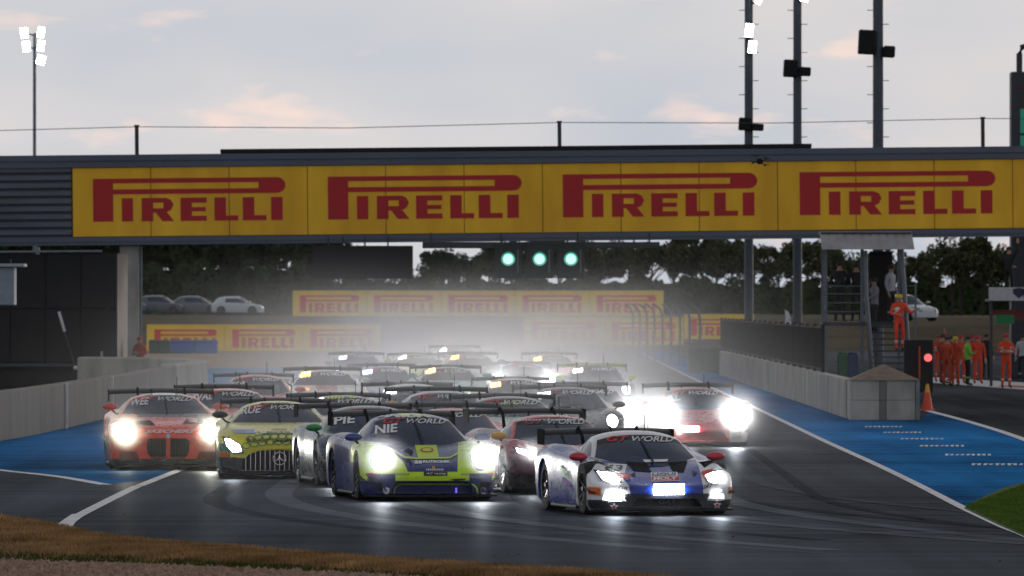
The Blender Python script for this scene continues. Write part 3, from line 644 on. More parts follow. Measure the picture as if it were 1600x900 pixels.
# ------------------------------------------------------------ race car shapes
def pchip(keys, x, c):
    n = len(keys)
    if x <= keys[0][0]: return keys[0][c]
    if x >= keys[-1][0]: return keys[-1][c]
    h = [keys[i + 1][0] - keys[i][0] for i in range(n - 1)]; d = [(keys[i + 1][c] - keys[i][c]) / h[i] for i in range(n - 1)]
    def sl(i):
        if i == 0: return d[0]
        if i == n - 1: return d[-1]
        if d[i - 1] * d[i] <= 0: return 0
        w1 = 2 * h[i] + h[i - 1]; w2 = h[i] + 2 * h[i - 1]; return (w1 + w2) / (w1 / d[i - 1] + w2 / d[i])
    for i in range(n - 1):
        if x <= keys[i + 1][0]:
            t = (x - keys[i][0]) / h[i]; a, b = keys[i][c], keys[i + 1][c]
            return (2 * t ** 3 - 3 * t * t + 1) * a + (t ** 3 - 2 * t * t + t) * h[i] * sl(i) + (-2 * t ** 3 + 3 * t * t) * b + (t ** 3 - t * t) * h[i] * sl(i + 1)
# body stations: y, centre height, wing-crest height, crest x, shoulder height, half width, underside
TYPES = {
 'porsche': dict(L=4.6, nose=.34, roof=1.26, body=[(0, .36, .34, .55, .30, .86, .11), (.06, .45, .45, .60, .39, .93, .09), (.2, .53, .58, .68, .49, .98, .08), (.5, .61, .74, .72, .62, 1.01, .08), (.95, .72, .83, .75, .70, 1.02, .08), (1.35, .80, .84, .78, .72, 1.0, .08),
    (1.8, .86, .86, .8, .75, .97, .08), (2.6, .88, .88, .8, .8, .97, .08), (3.2, .9, .93, .82, .84, 1.02, .08), (3.7, .92, .96, .82, .84, 1.03, .09), (4.3, .9, .9, .75, .75, 1.0, .12), (4.6, .78, .76, .65, .6, .92, .18)],
    cab=[(1.27, .79, .82, .80), (1.45, .90, .84, .75), (1.75, 1.07, .86, .665), (2.0, 1.18, .87, .60), (2.2, 1.235, .87, .575), (2.5, 1.26, .86, .56), (2.95, 1.22, .84, .53), (3.5, 1.08, .78, .46), (4.15, .9, .66, .4)], ws=2.12, wing=1.22, wy=4.35,
    lights=('round', .74, .60, .135)),
 'lambo': dict(L=4.5, nose=.42, roof=1.13, body=[(0, .33, .31, .55, .27, .88, .10), (.06, .40, .40, .62, .35, .96, .08), (.2, .43, .48, .70, .42, 1.0, .07), (.5, .51, .61, .76, .54, 1.02, .07), (.95, .61, .73, .8, .64, 1.02, .07), (1.25, .68, .74, .8, .66, 1.0, .08),
    (1.8, .80, .79, .82, .72, .97, .08), (2.6, .84, .84, .84, .78, 1.0, .08), (3.3, .88, .93, .84, .82, 1.03, .08), (3.8, .88, .93, .82, .8, 1.03, .1), (4.3, .84, .86, .78, .72, 1.0, .14), (4.5, .74, .72, .7, .6, .95, .2)],
    cab=[(1.12, .66, .82, .80), (1.3, .755, .84, .76), (1.6, .91, .86, .69), (1.9, 1.035, .86, .62), (2.15, 1.115, .86, .575), (2.4, 1.135, .85, .56), (2.9, 1.09, .82, .52), (3.4, .98, .76, .46), (3.9, .86, .66, .4)], ws=2.05, wing=1.08, wy=4.25,
    lights=('blade', .74, .505, .12)),
 'ferrari': dict(L=4.6, nose=.36, roof=1.18, body=[(0, .36, .34, .5, .3, .84, .10), (.06, .43, .44, .58, .38, .93, .08), (.2, .5, .58, .68, .49, .99, .07), (.5, .57, .72, .74, .62, 1.02, .07), (.95, .66, .83, .78, .70, 1.02, .07), (1.3, .75, .82, .8, .70, 1.0, .08),
    (1.8, .82, .82, .82, .74, .97, .08), (2.6, .86, .86, .84, .8, .99, .08), (3.3, .92, .96, .84, .84, 1.03, .08), (3.8, .92, .96, .82, .82, 1.03, .1), (4.35, .86, .88, .78, .72, 1.0, .14), (4.6, .76, .74, .7, .6, .95, .2)],
    cab=[(1.2, .74, .82, .80), (1.4, .85, .84, .75), (1.7, 1.0, .86, .67), (1.95, 1.1, .86, .61), (2.2, 1.165, .86, .57), (2.45, 1.18, .85, .55), (2.95, 1.13, .82, .51), (3.4, 1.02, .76, .46), (4.0, .9, .66, .4)], ws=2.1, wing=1.2, wy=4.35,
    lights=('slit', .74, .60, .10)),
 'amg': dict(L=4.75, nose=.30, roof=1.25, body=[(0, .50, .48, .55, .40, .84, .11), (.05, .58, .56, .6, .46, .93, .09), (.16, .66, .66, .68, .55, .98, .08), (.5, .75, .78, .73, .64, 1.02, .08), (1.0, .82, .85, .77, .71, 1.03, .08), (1.5, .89, .88, .79, .74, 1.0, .08),
    (1.9, .92, .9, .8, .77, .97, .08), (2.7, .93, .92, .82, .82, .97, .08), (3.4, .94, .96, .82, .84, 1.02, .08), (3.9, .95, .98, .82, .84, 1.03, .09), (4.45, .92, .92, .75, .75, 1.0, .12), (4.75, .8, .78, .65, .6, .92, .18)],
    cab=[(1.68, .91, .82, .80), (1.9, 1.0, .84, .74), (2.15, 1.1, .86, .665), (2.4, 1.19, .87, .60), (2.62, 1.24, .87, .575), (2.95, 1.26, .86, .56), (3.4, 1.2, .83, .52), (3.9, 1.08, .76, .46), (4.4, .94, .66, .4)], ws=2.52, wing=1.23, wy=4.5,
    lights=('tear', .76, .54, .13)),
 'bmw': dict(L=4.9, nose=.26, roof=1.32, body=[(0, .58, .56, .6, .46, .87, .11), (.05, .68, .66, .66, .54, .95, .09), (.16, .75, .74, .72, .62, .99, .08), (.5, .82, .84, .75, .7, 1.02, .08), (1.0, .88, .9, .78, .75, 1.03, .08), (1.5, .94, .93, .8, .78, 1.0, .08),
    (1.9, .98, .95, .8, .8, .97, .08), (2.7, .98, .96, .82, .85, .97, .08), (3.4, .99, 1.0, .82, .86, 1.02, .08), (3.95, 1.0, 1.02, .82, .86, 1.03, .09), (4.6, .97, .96, .75, .78, 1.0, .12), (4.9, .86, .84, .65, .62, .92, .18)],
    cab=[(1.65, .96, .84, .81), (1.9, 1.06, .86, .75), (2.15, 1.16, .87, .685), (2.4, 1.25, .88, .62), (2.65, 1.3, .88, .59), (3.0, 1.32, .87, .575), (3.5, 1.28, .84, .54), (4.0, 1.15, .78, .48), (4.5, 1.0, .68, .42)], ws=2.55, wing=1.32, wy=4.6,
    lights=('bar', .74, .64, .13)),
 'hatch': dict(L=4.1, nose=.28, roof=1.48, body=[(0, .55, .53, .5, .45, .72, .22), (.06, .66, .64, .55, .55, .82, .2), (.2, .76, .74, .6, .62, .86, .2), (.6, .84, .82, .62, .72, .89, .2), (1.1, .93, .9, .65, .8, .9, .2), (2.2, .96, .94, .7, .85, .9, .2), (3.3, .98, .96, .7, .86, .9, .2), (3.9, .95, .92, .66, .8, .87, .22), (4.1, .85, .82, .6, .7, .82, .3)],
    cab=[(.95, .92, .78, .76), (1.2, 1.06, .8, .70), (1.5, 1.25, .82, .64), (1.75, 1.4, .82, .6), (2.1, 1.48, .82, .58), (3.0, 1.47, .8, .56), (3.6, 1.36, .78, .54), (3.95, 1.05, .74, .5)], ws=1.8, wing=0, wy=0, lights=('tear', .62, .66, .11)),
}
AX = {'porsche': (.98, 3.5), 'lambo': (.98, 3.6), 'ferrari': (.98, 3.6), 'amg': (.95, 3.65), 'bmw': (.98, 3.85), 'hatch': (.8, 3.3)}
dark_in = mat('dark_inside', (.006, .006, .007), rough=.8, var=.2, spec=.2)
glass_m = mat('tinted_glass', (.010, .022, .06), rough=.06, var=.35, scale=2.5, spec=.45, rvar=.03)
tyre_m = mat('tyre_rubber', (.012, .012, .013), rough=.75, var=.3, scale=20, spec=.3)
rim_dark = mat('rim_dark', (.03, .03, .034), rough=.35, metal=.7, var=.15)
rim_light = mat('rim_silver', (.62, .62, .64), rough=.3, metal=.6, var=.1)
matte_k = mat('matte_black', (.008, .008, .010), rough=.95, var=.2, spec=.02)
carbon = mat('carbon_black', (.007, .008, .010), rough=.42, var=.3, scale=30, spec=.25)
lens_w = glow('headlamp_white', (.93, .96, 1.0), 55)
lens_y = glow('headlamp_warm', (1.0, .93, .72), 55)
lens_dim = glow('lamp_dim_white', (.95, .97, 1.0), 14)
lens_am = glow('lamp_amber', (1.0, .42, .05), 24)
lens_blue = glow('lamp_blue', (.45, .6, 1.0), 22)
ink_w = mat('white_ink', (.75, .75, .76), rough=.5, var=.05); ink_k = mat('black_ink', (.008, .008, .01), rough=.5, var=.1)
ink_r = mat('red_ink', (.55, .02, .03), rough=.5, var=.05); ink_o = mat('orange_plate', (.80, .28, .02), rough=.5, var=.05)
ink_lime = mat('lime_ink', (.55, .75, .02), rough=.4, var=.05); ink_navy = mat('navy_paint', (.014, .03, .16), rough=.35, var=.1, coat=.5)

CACHE = {}
def shape(tp):
    if tp in CACHE: return CACHE[tp]
    T = TYPES[tp]; L = T['L']; ks = T['body']; nk = T['nose']
    def plan(x, y): return y + nk * (min(1.05, abs(x) / .98)) ** 2.4 * max(0, 1 - y / 1.0) ** 1.4
    ys = [0, .015, .035, .06, .09, .13, .17, .22, .27, .33]
    while ys[-1] < L - .06: ys.append(ys[-1] + .055)
    ys[-1] = L
    segs = [6, 7, 5, 5, 5, 4, 2, 4]
    def half(y):
        zc, zf, xf, zs, W, z0 = [pchip(ks, y, c) for c in range(1, 7)]
        C = [(0, zc), (xf * .55, zc + (zf - zc) * .2), (xf, zf), (W - (W - xf) * .28, zf - (zf - zs) * .42), (W, zs), (W + .004, (zs + z0) / 2), (W - .015, z0 + .06), (W - .06, z0), (0, z0)]
        P = []
        for i in range(8):
            a, b, c, d = C[max(i - 1, 0)], C[i], C[i + 1], C[min(i + 2, 8)]
            if i == 0: a = (-C[1][0], C[1][1])
            if i >= 6:
                for k in range(segs[i]): t = k / segs[i]; P.append((b[0] + (c[0] - b[0]) * t, b[1] + (c[1] - b[1]) * t))
                continue
            for k in range(segs[i]):
                t = k / segs[i]; P.append(tuple(.5 * (2 * b[j] + (c[j] - a[j]) * t + (2 * a[j] - 5 * b[j] + 4 * c[j] - d[j]) * t * t + (3 * b[j] - a[j] - 3 * c[j] + d[j]) * t ** 3) for j in (0, 1)))
        return P + [C[8]]
    V = []; F = []; H = len(half(0)); N = 2 * (H - 1)
    for y in ys:
        h = half(y); loop = h + [(-x, z) for x, z in h[-2:0:-1]]
        V += [(x, plan(x, y), z) for x, z in loop]
    for j in range(len(ys) - 1):
        for k in range(N): F.append((j * N + k, j * N + (k + 1) % N, (j + 1) * N + (k + 1) % N, (j + 1) * N + k))
    for j, y in ((0, 0), (len(ys) - 1, L)):           # close nose and tail with curved rows
        M = 12; rows = []
        for i in range(H):
            a = j * N + i; b = j * N + (N - i) % N
            if i in (0, H - 1): rows.append([a] * (M + 1)); continue
            r = [a]
            for q in range(1, M):
                x = V[a][0] * (1 - 2 * q / M); V.append((x, plan(x, y), V[a][2])); r.append(len(V) - 1)
            rows.append(r + [b])
        for i in range(H - 1):
            for q in range(M):
                f = []
                for idx in (rows[i][q], rows[i + 1][q], rows[i + 1][q + 1], rows[i][q + 1]):
                    if idx not in f: f.append(idx)
                if len(f) > 2: F.append(tuple(f))
    mb = MB(); mb.add(V, F); me = mb.mesh('body_raw', [dark_in])
    ob = link('body_raw', me); cut = []
    yf, yr = AX[tp]; rt = .35 if tp != 'hatch' else .31
    cuts = []
    for sx_ in (-1, 1):
        for ya in (yf, yr):
            c = MB(); c.tube([(sx_ * .66, ya, .345), (sx_ * 1.35, ya, .345)], rt + .045, 40); cuts.append(c)
    def pr(poly, y0, y1, mir=False):
        cuts.append(MB().prism(poly, y0, y1))
        if mir: cuts.append(MB().prism([(-x, z) for x, z in poly][::-1], y0, y1))
    if tp == 'porsche':
        pr([(-.62, .115), (.62, .115), (.56, .265), (.5, .29), (-.5, .29), (-.56, .265)], -.3, .35)
        pr([(.70, .13), (.90, .15), (.88, .28), (.72, .27)], -.3, .42, True)
    elif tp == 'lambo':
        pr([(-.5, .12), (.5, .12), (.42, .235), (-.42, .235)], -.3, .35)
        pr([(.56, .20), (.86, .20), (.84, .29), (.62, .29)], -.3, .45, True)
    elif tp == 'ferrari':
        pr([(-.6, .13), (.6, .13), (.5, .29), (-.5, .29)], -.3, .35); pr([(.66, .16), (.88, .18), (.86, .32), (.70, .3)], -.3, .45, True)
    elif tp == 'amg':
        arc = [(-.66 + .0, .135), (.66, .135), (.62, .30), (.5, .41), (.34, .465), (0, .487), (-.34, .465), (-.5, .41), (-.62, .30)]
        pr(arc, -.3, .3); pr([(.70, .16), (.93, .2), (.92, .34), (.72, .36)], -.3, .42, True)
    elif tp == 'bmw':
        pr([(.03, .18), (.26, .16), (.36, .30), (.385, .48), (.33, .55), (.06, .57), (.03, .54)], -.3, .32, True)
        pr([(.48, .17), (.86, .19), (.82, .33), (.56, .33)], -.3, .42, True)
    for c in cuts:
        o = link('cutter', c.mesh('cutter', [dark_in])); cut.append(o)
        m = ob.modifiers.new('b', 'BOOLEAN'); m.operation = 'DIFFERENCE'; m.solver = 'EXACT'; m.object = o
    # paint goes to slot 0, cut faces to slot 1
    me.materials.clear(); me.materials.append(carbon)
    body = eval_mesh(ob, 'body')
    for o in cut: bpy.data.objects.remove(o)
    bpy.data.objects.remove(ob)
    body.name = 'body_' + tp
    body.polygons.foreach_set('use_smooth', [True] * len(body.polygons)); body.set_sharp_from_angle(angle=R(35))
    # cabin
    ck = T['cab']; y0, y1 = ck[0][0], ck[-1][0]; zb = ck[0][1]
    cs = []; y = y0
    while y < y1 - .02: cs.append(y); y += .06
    cs.append(y1)
    k_ws = min(range(len(cs)), key=lambda i: abs(cs[i] - T['ws'])); k_bn = max(2, k_ws - 3)
    xs_top = [1, .965, .9, .8, .68, .55, .4, .2, 0]; nb = 7
    def sec(y):
        zt, wb, wr = [pchip(ck, y, c) for c in (1, 2, 3)]
        zb_ = zb - .06 + .04 * min(1, (y - y0) / .5); cr = max(.004, min(.085, (zt - zb_) * .3)); zr = zt - cr; P = []
        for i in range(nb):
            t = i / nb; bul = .03 * math.sin(math.pi * t); P.append((wb + (wr - wb) * t + bul, zb_ + (zr - zb_) * t))
        for q in xs_top: P.append((wr * q, zr + cr * (1 - q ** 2.6)))
        return P
    CV = []; Hc = nb + len(xs_top); Nc = 2 * Hc - 1
    for y in cs:
        h = sec(y); cv = .24 * (1 - min(1, max(0, (y - y0) / (T['ws'] + .4 - y0))))
        CV += [(x, y + cv * (x / .8) ** 2, z) for x, z in h] + [(-x, y + cv * (x / .8) ** 2, z) for x, z in h[-2::-1]]
    groups = {'windscreen': [], 'sun_strip': [], 'roof': [], 'side_window': [], 'side_window_b': []}
    for j in range(len(cs) - 1):
        for k in range(Nc - 1):
            q = (j * Nc + k, j * Nc + k + 1, (j + 1) * Nc + k + 1, (j + 1) * Nc + k)
            kk = k if k < Nc // 2 else Nc - 2 - k
            if kk >= nb + 1 and j < k_ws: g = 'windscreen' if j < k_bn else 'sun_strip'
            elif 1 <= kk < nb - 1 and cs[j] > y0 + .30 and cs[j] < T['ws'] + 1.15: g = 'side_window' if k < Nc // 2 else 'side_window_b'
            else: g = 'roof'
            groups[g].append(q)
    res = dict(body=body, T=T, cabin={})
    tri = ([v.co.copy() for v in body.vertices], [list(p.vertices) for p in body.polygons])
    off = len(tri[0]); allf = [q for g in groups.values() for q in g]
    res['bvh'] = BVHTree.FromPolygons(tri[0] + [Vector(v) for v in CV], tri[1] + [[i + off for i in q] for q in allf], epsilon=0.0)
    for g, fs in groups.items():
        used = sorted({i for q in fs for i in q}); mp = {a: b for b, a in enumerate(used)}
        dz = 0
        me = bpy.data.meshes.new(g); me.from_pydata([CV[i] for i in used], [], [[mp[i] for i in q] for q in fs])
        bm = bmesh.new(); bm.from_mesh(me); bmesh.ops.recalc_face_normals(bm, faces=bm.faces)
        if sum(f.normal.z for f in bm.faces) < 0 or (g.startswith('side') and sum(f.normal.z for f in bm.faces) < 0): bmesh.ops.reverse_faces(bm, faces=bm.faces)
        bm.to_mesh(me); bm.free()
        me.polygons.foreach_set('use_smooth', [True] * len(me.polygons)); res['cabin'][g] = me
    res['plan'] = plan; res['half'] = half
    CACHE[tp] = res; return res

# shared small meshes
def wheel_mesh():
    prof = [(-.15, .22), (-.152, .30), (-.145, .335), (-.12, .352), (0, .356), (.12, .352), (.145, .335), (.152, .30), (.15, .22)]
    return MB().lathe_x(prof, 40).lathe_x([(-.13, .235), (-.02, .22), (.13, .235)], 40).mesh('tyre', [tyre_m], smooth=40)
def rim_mesh():
    mb = MB()
    mb.lathe_x([(.148, .232), (.156, .222), (.148, .21), (.05, .2)], 36)
    for k in range(10):
        a = 2 * math.pi * k / 10; u = Vector((0, math.cos(a), math.sin(a))); q = Vector((0, -math.sin(a), math.cos(a)))
        v = []
        for r_, wd, x in ((.05, .022, .11), (.215, .016, .145)):
            for sg in (-1, 1): v += [u * r_ + q * wd * sg + Vector((x, 0, 0)), u * r_ + q * wd * sg + Vector((x - .03, 0, 0))]
        mb.add(v, [(0, 2, 6, 4), (1, 5, 7, 3), (0, 4, 5, 1), (2, 3, 7, 6), (4, 6, 7, 5)])
    mb.lathe_x([(.09, .07), (.125, .065), (.13, .04), (.15, .035), (.15, .001)], 20)
    return mb.mesh('rim', [rim_dark], smooth=35)
def disc_mesh(): return MB().lathe_x([(.02, .19), (.05, .19), (.05, .08), (.02, .08)], 28).mesh('brake_disc', [mat('brake_steel', (.12, .11, .1), rough=.4, metal=.8, var=.2)])
WM = dict(t=wheel_mesh(), r=rim_mesh(), d=disc_mesh())

def drape(car, name, polys, m, mode='px', off=.006, step=None, parent=None):
    """lay 2-D polygons onto the car's surface: 'px' = where those photo pixels fall on it, 'xz' = straight onto the nose"""
    bm = bmesh.new(); step = step or (5.0 if mode == 'px' else .045)
    for p in polys:
        try: bm.faces.new([bm.verts.new((q[0], q[1], 0)) for q in p])
        except ValueError: pass
    bmesh.ops.remove_doubles(bm, verts=bm.verts, dist=1e-5)
    big = [f for f in bm.faces if len(f.verts) > 3]
    if big: bmesh.ops.triangulate(bm, faces=big)
    xs = [v.co.x for v in bm.verts]; zs = [v.co.y for v in bm.verts]
    if not xs: bm.free(); return None
    for ax, lo, hi in ((0, min(xs), max(xs)), (1, min(zs), max(zs))):
        k = lo + step
        while k < hi - step * .2:
            bmesh.ops.bisect_plane(bm, geom=list(bm.verts) + list(bm.edges) + list(bm.faces), dist=1e-6, plane_co=(k, 0, 0) if ax == 0 else (0, k, 0), plane_no=(1, 0, 0) if ax == 0 else (0, 1, 0)); k += step
    bvh = car['sh']['bvh']; kill = []
    inv = car['inv']; o0 = inv @ Vector((0, 0, CH))
    for v in bm.verts:
        if mode == 'px': d = (inv.to_3x3() @ Vector(((v.co.x - CX) / FPX, 1, -(v.co.y - HY) / FPX))).normalized(); o = o0
        else: d = Vector((0, 1, 0)); o = Vector((v.co.x, -2, v.co.y))
        h, nrm, i, dist = bvh.ray_cast(o, d)
        if h is None: kill.append(v); continue
        if nrm.dot(d) > 0: nrm = -nrm
        v.co = h + nrm * off - d * off * .6
    bmesh.ops.delete(bm, geom=kill, context='VERTS')
    if bm.faces:      # drop faces stretched over an edge
        lim = .30
        bad = [f for f in bm.faces if max(e.calc_length() for e in f.edges) > lim]
        bmesh.ops.delete(bm, geom=bad, context='FACES')
    me = bpy.data.meshes.new(name); bm.to_mesh(me); bm.free(); me.materials.append(m)
    me.polygons.foreach_set('use_smooth', [True] * len(me.polygons))
    return link(name, me, parent or car['root'])
def word(car, s, p0, p1, p3, m, mode='px', shear=0, bold=.02, off=.008, name='lettering', **k):
    return drape(car, name, in_quad(text_tris(s, shear, bold), p0, p1, p3), m, mode, off, **k)

def lens_poly(kind, cx, cz, r, sg):
    if kind == 'round': return [(sg * cx + r * .92 * math.cos(a), cz + r * 1.08 * math.sin(a)) for a in [2 * math.pi * i / 16 for i in range(16)]]
    P = {'blade': [(-.14, .06), (.02, .085), (.15, .10), (.10, -.02), (-.02, -.08), (-.13, -.05)], 'slit': [(-.16, .03), (.0, .06), (.15, .10), (.14, .03), (.0, -.02), (-.14, -.03)],
         'tear': [(-.15, -.10), (-.12, .0), (.06, .12), (.16, .13), (.12, .0), (.0, -.12)], 'bar': [(-.17, .02), (-.10, .08), (.16, .10), (.15, .0), (.0, -.05), (-.15, -.04)]}[kind]
    return [(sg * (cx + x), cz + z) for x, z in P]

def bloom_ball(root, c, r_, dens):
    """an added ball of scattering volume round a lamp, imitating lens bloom, thinning outwards"""
    k = 'lamp_bloom_%d_%d' % (r_ * 100, dens * 1000)
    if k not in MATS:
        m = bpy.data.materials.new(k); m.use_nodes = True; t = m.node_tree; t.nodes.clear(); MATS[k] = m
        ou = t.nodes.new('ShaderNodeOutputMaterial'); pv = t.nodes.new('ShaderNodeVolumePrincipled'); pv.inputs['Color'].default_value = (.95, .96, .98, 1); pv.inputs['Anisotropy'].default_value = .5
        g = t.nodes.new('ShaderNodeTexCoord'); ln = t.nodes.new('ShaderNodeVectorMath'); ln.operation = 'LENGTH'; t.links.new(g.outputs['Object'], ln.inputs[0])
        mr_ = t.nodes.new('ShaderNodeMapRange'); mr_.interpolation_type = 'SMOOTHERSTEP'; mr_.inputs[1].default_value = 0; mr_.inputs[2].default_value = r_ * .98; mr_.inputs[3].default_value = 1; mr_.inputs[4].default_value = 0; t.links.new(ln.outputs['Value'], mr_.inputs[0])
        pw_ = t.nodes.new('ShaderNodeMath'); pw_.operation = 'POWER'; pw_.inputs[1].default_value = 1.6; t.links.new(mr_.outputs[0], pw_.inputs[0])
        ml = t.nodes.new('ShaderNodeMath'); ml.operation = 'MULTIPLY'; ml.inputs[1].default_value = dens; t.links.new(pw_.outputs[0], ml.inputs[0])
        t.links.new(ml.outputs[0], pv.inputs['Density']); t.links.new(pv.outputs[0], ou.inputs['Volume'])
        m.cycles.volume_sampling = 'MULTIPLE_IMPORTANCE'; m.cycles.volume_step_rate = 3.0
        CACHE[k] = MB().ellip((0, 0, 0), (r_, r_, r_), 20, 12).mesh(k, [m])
    o = link('lamp_bloom', CACHE[k], root, c); o['kind'] = 'stuff'; return o  # added volume ball that stands in for the headlamp's lens bloom
def race_car(tp, loc, yaw, label, paint, mirror_c=(.02, .02, .02), wing_m=None, lens=None, rims=None, roof_m=None, lamp=150.0, lamp_c=(1, .97, .92), strip_txt=True, code=None, detail=2, group='race cars packed behind the leaders', wing_txt=None, antenna=True, lens_scale=1.0, fog=None, halo=0.0, panel=None):
    sh = shape(tp); T = sh['T']; yf, yr = AX[tp]
    root = tag(empty('race_car', loc, R(yaw)), label, 'race car', group)
    bpy.context.view_layer.update()
    car = dict(root=root, sh=sh, inv=(Matrix.Translation(Vector(loc)) @ Matrix.Rotation(R(yaw), 4, 'Z')).inverted(), T=T, tp=tp)
    def mesh_part(n, me, ms, parent=root):
        o = link(n, me, parent)
        if len(me.materials) < len(ms):
            while len(me.materials) < len(ms): me.materials.append(ms[len(me.materials)])
        for i, m_ in enumerate(ms):
            if i < len(o.material_slots): o.material_slots[i].link = 'OBJECT'; o.material_slots[i].material = m_
        return o
    mesh_part('body', sh['body'], [paint, dark_in]); cb = sh['cabin']
    mesh_part('roof', cb['roof'], [roof_m or paint]); mesh_part('windscreen', cb['windscreen'], [glass_m]); mesh_part('sun_strip', cb['sun_strip'], [carbon])
    mesh_part('side_window', cb['side_window'], [glass_m]); mesh_part('side_window', cb['side_window_b'], [glass_m])
    # wheels
    for ya in (yf, yr):
        for sg in (-1, 1):
            w_ = link('wheel', WM['t'], root, (sg * .855, ya, .357)); 
            if sg < 0: w_.rotation_euler = (0, 0, math.pi)
            r_ = link('rim', WM['r'], w_)
            if rims: r_.material_slots[0].link = 'OBJECT'; r_.material_slots[0].material = rims
            link('brake_disc', WM['d'], w_)
    key = tp + '_aux'
    if key not in CACHE:
        pl = sh['plan']; C = {}
        # splitter following the nose
        m_ = MB(); xs_ = [-.99 + 1.98 * i / 24 for i in range(25)]; v = []
        for x in xs_: v += [(x, pl(x, 0) - .075, .062), (x, pl(x, 0) + .3, .062), (x, pl(x, 0) - .075, .092), (x, pl(x, 0) + .3, .10)]
        for i in range(24):
            a = 4 * i; m_.f += [(a, a + 4, a + 6, a + 2), (a + 2, a + 6, a + 7, a + 3), (a, a + 1, a + 5, a + 4)]; m_.m += [0] * 3
        m_.v = v; C['splitter'] = m_.mesh('splitter', [carbon])
        C['canard'] = MB().add([(0, 0, 0), (.1, .05, .01), (.12, .45, .14), (.0, .42, .13), (0, 0, .012), (.1, .05, .022), (.12, .45, .152), (0, .42, .142)], [(0, 1, 2, 3), (4, 7, 6, 5), (0, 4, 5, 1), (1, 5, 6, 2)]).mesh('canard', [carbon])
        C['sill'] = MB().box((-.05, yf + .42, .07), (.09, yr - .42, .115), 0, .015).mesh('sill', [carbon])
        sec = [(-.17, .0), (-.12, .028), (.0, .04), (.12, .03), (.18, .012), (.1, .0), (0, -.004)]
        m_ = MB(); n = len(sec); st = [-.93 + 1.86 * i / 16 for i in range(17)]; v = []
        for x in st: v += [(x, T['wy'] + a, T['wing'] + b + .20 * (a + .17) - .04 + .02 * (1 - (x / .93) ** 2)) for a, b in sec]
        m_.add(v, [(j * n + k, j * n + (k + 1) % n, (j + 1) * n + (k + 1) % n, (j + 1) * n + k) for j in range(16) for k in range(n)])
        C['wing'] = m_.mesh('rear_wing', [carbon], smooth=40)
        C['plate'] = MB().box((-.008, T['wy'] - .24, T['wing'] - .17), (.008, T['wy'] + .24, T['wing'] + .05), 0, .004).mesh('end_plate', [matte_k])
        C['neck'] = MB().tube([(0, T['wy'] - .55, .88), (0, T['wy'] - .40, T['wing'] - .05), (0, T['wy'] - .15, T['wing'] + .075), (0, T['wy'] + .02, T['wing'] + .035)], [.03, .025, .02, .014], 6).mesh('wing_support', [matte_k], smooth=50)
        C['wiper'] = MB().tube([(0, T['ws'] - .85, 0), (0, T['ws'] - .1, 0)], .012, 5).mesh('wiper', [carbon])
        CACHE[key] = C
    C = CACHE[key]
    if T['wing']:
        link('splitter', C['splitter'], root)
        for sg in (-1, 1):
            c = link('canard', C['canard'], root, (sg * .93, .36, .30)); c.scale = (sg, 1, 1)
            link('sill', C['sill'], root, (sg * .96, 0, 0))
        wg = mesh_part('rear_wing', C['wing'], [wing_m or carbon])
        for sg in (-1, 1): link('end_plate', C['plate'], wg, (sg * .935, 0, 0)); link('wing_support', C['neck'], wg, (sg * .42, 0, 0))
    # mirrors
    mm = mat('mirror_%d_%d_%d' % tuple(int(v * 100) for v in mirror_c), mirror_c, rough=.3, var=.08, coat=.4)
    my, mz = T['cab'][0][0] + .28, T['cab'][0][1] + .13
    for sg in (-1, 1):
        o = MB().ellip((0, 0, 0), (.135, .085, .062), 16, 10).build('mirror', mm, root, smooth=60, loc=(sg * .97, my, mz))
        MB().tube([(-sg * .02, .02, -.04), (-sg * .10, .04, -.12), (-sg * .2, .05, -.15)], .018, 6).build('mirror_stalk', carbon, o)
        MB().ellip((0, .05, 0), (.115, .045, .05), 14, 8).build('mirror_glass', glass_m, o, smooth=60)
    if tp == 'hatch': antenna = False
    if antenna:
        MB().tube([(.25, T['ws'] + .7, T['roof'] - .03), (.25, T['ws'] + .72, T['roof'] + .28)], .006, 4).build('antenna', carbon, root)
        MB().tube([(-.2, T['ws'] + .9, T['roof'] - .04), (-.2, T['ws'] + .92, T['roof'] + .06)], .02, 6).build('roof_pod', carbon, root)
    # wiper and headlights laid on the surface
    if tp != 'hatch':
        zt = pchip(T['cab'], T['ws'] - .12, 1); zb_ = T['cab'][0][1] + .03
        drape(car, 'wiper', [[(.02, zb_), (.055, zb_), (.0, zt), (-.02, zt)]], carbon, 'xz', .02)
    kind, lx, lz, lr = T['lights']; lens = lens or lens_dim
    for sg in (-1, 1):
        P = lens_poly(kind, lx, lz, lr, sg); cxm = sg * lx
        hl = drape(car, 'headlight', [[(cxm + (x - cxm) * 1.14, lz + (z - lz) * 1.16) for x, z in P]], mat('lamp_surround', (.03, .03, .035), rough=.15, var=.1), 'xz', .008)
        P2 = [(cxm + (x - cxm) * .86 * lens_scale, lz + (z - lz) * .84 * lens_scale) for x, z in P]
        drape(car, 'lens', [P2], lens, 'xz', .016, parent=hl)
        if lamp and tp != 'hatch':
            ld = bpy.data.lights.new('headlight_beam', 'SPOT'); ld.energy = lamp; ld.color = lamp_c; ld.spot_size = R(104); ld.spot_blend = 1.0; ld.shadow_soft_size = .07
            lo = bpy.data.objects.new('headlight_beam', ld); col.objects.link(lo); lo.parent = root; lo.location = (cxm, .02 if kind != 'round' else .05, lz); lo.rotation_euler = (R(-90 - 4), 0, 0)
            if halo: bloom_ball(root, lo.location, halo, .6)
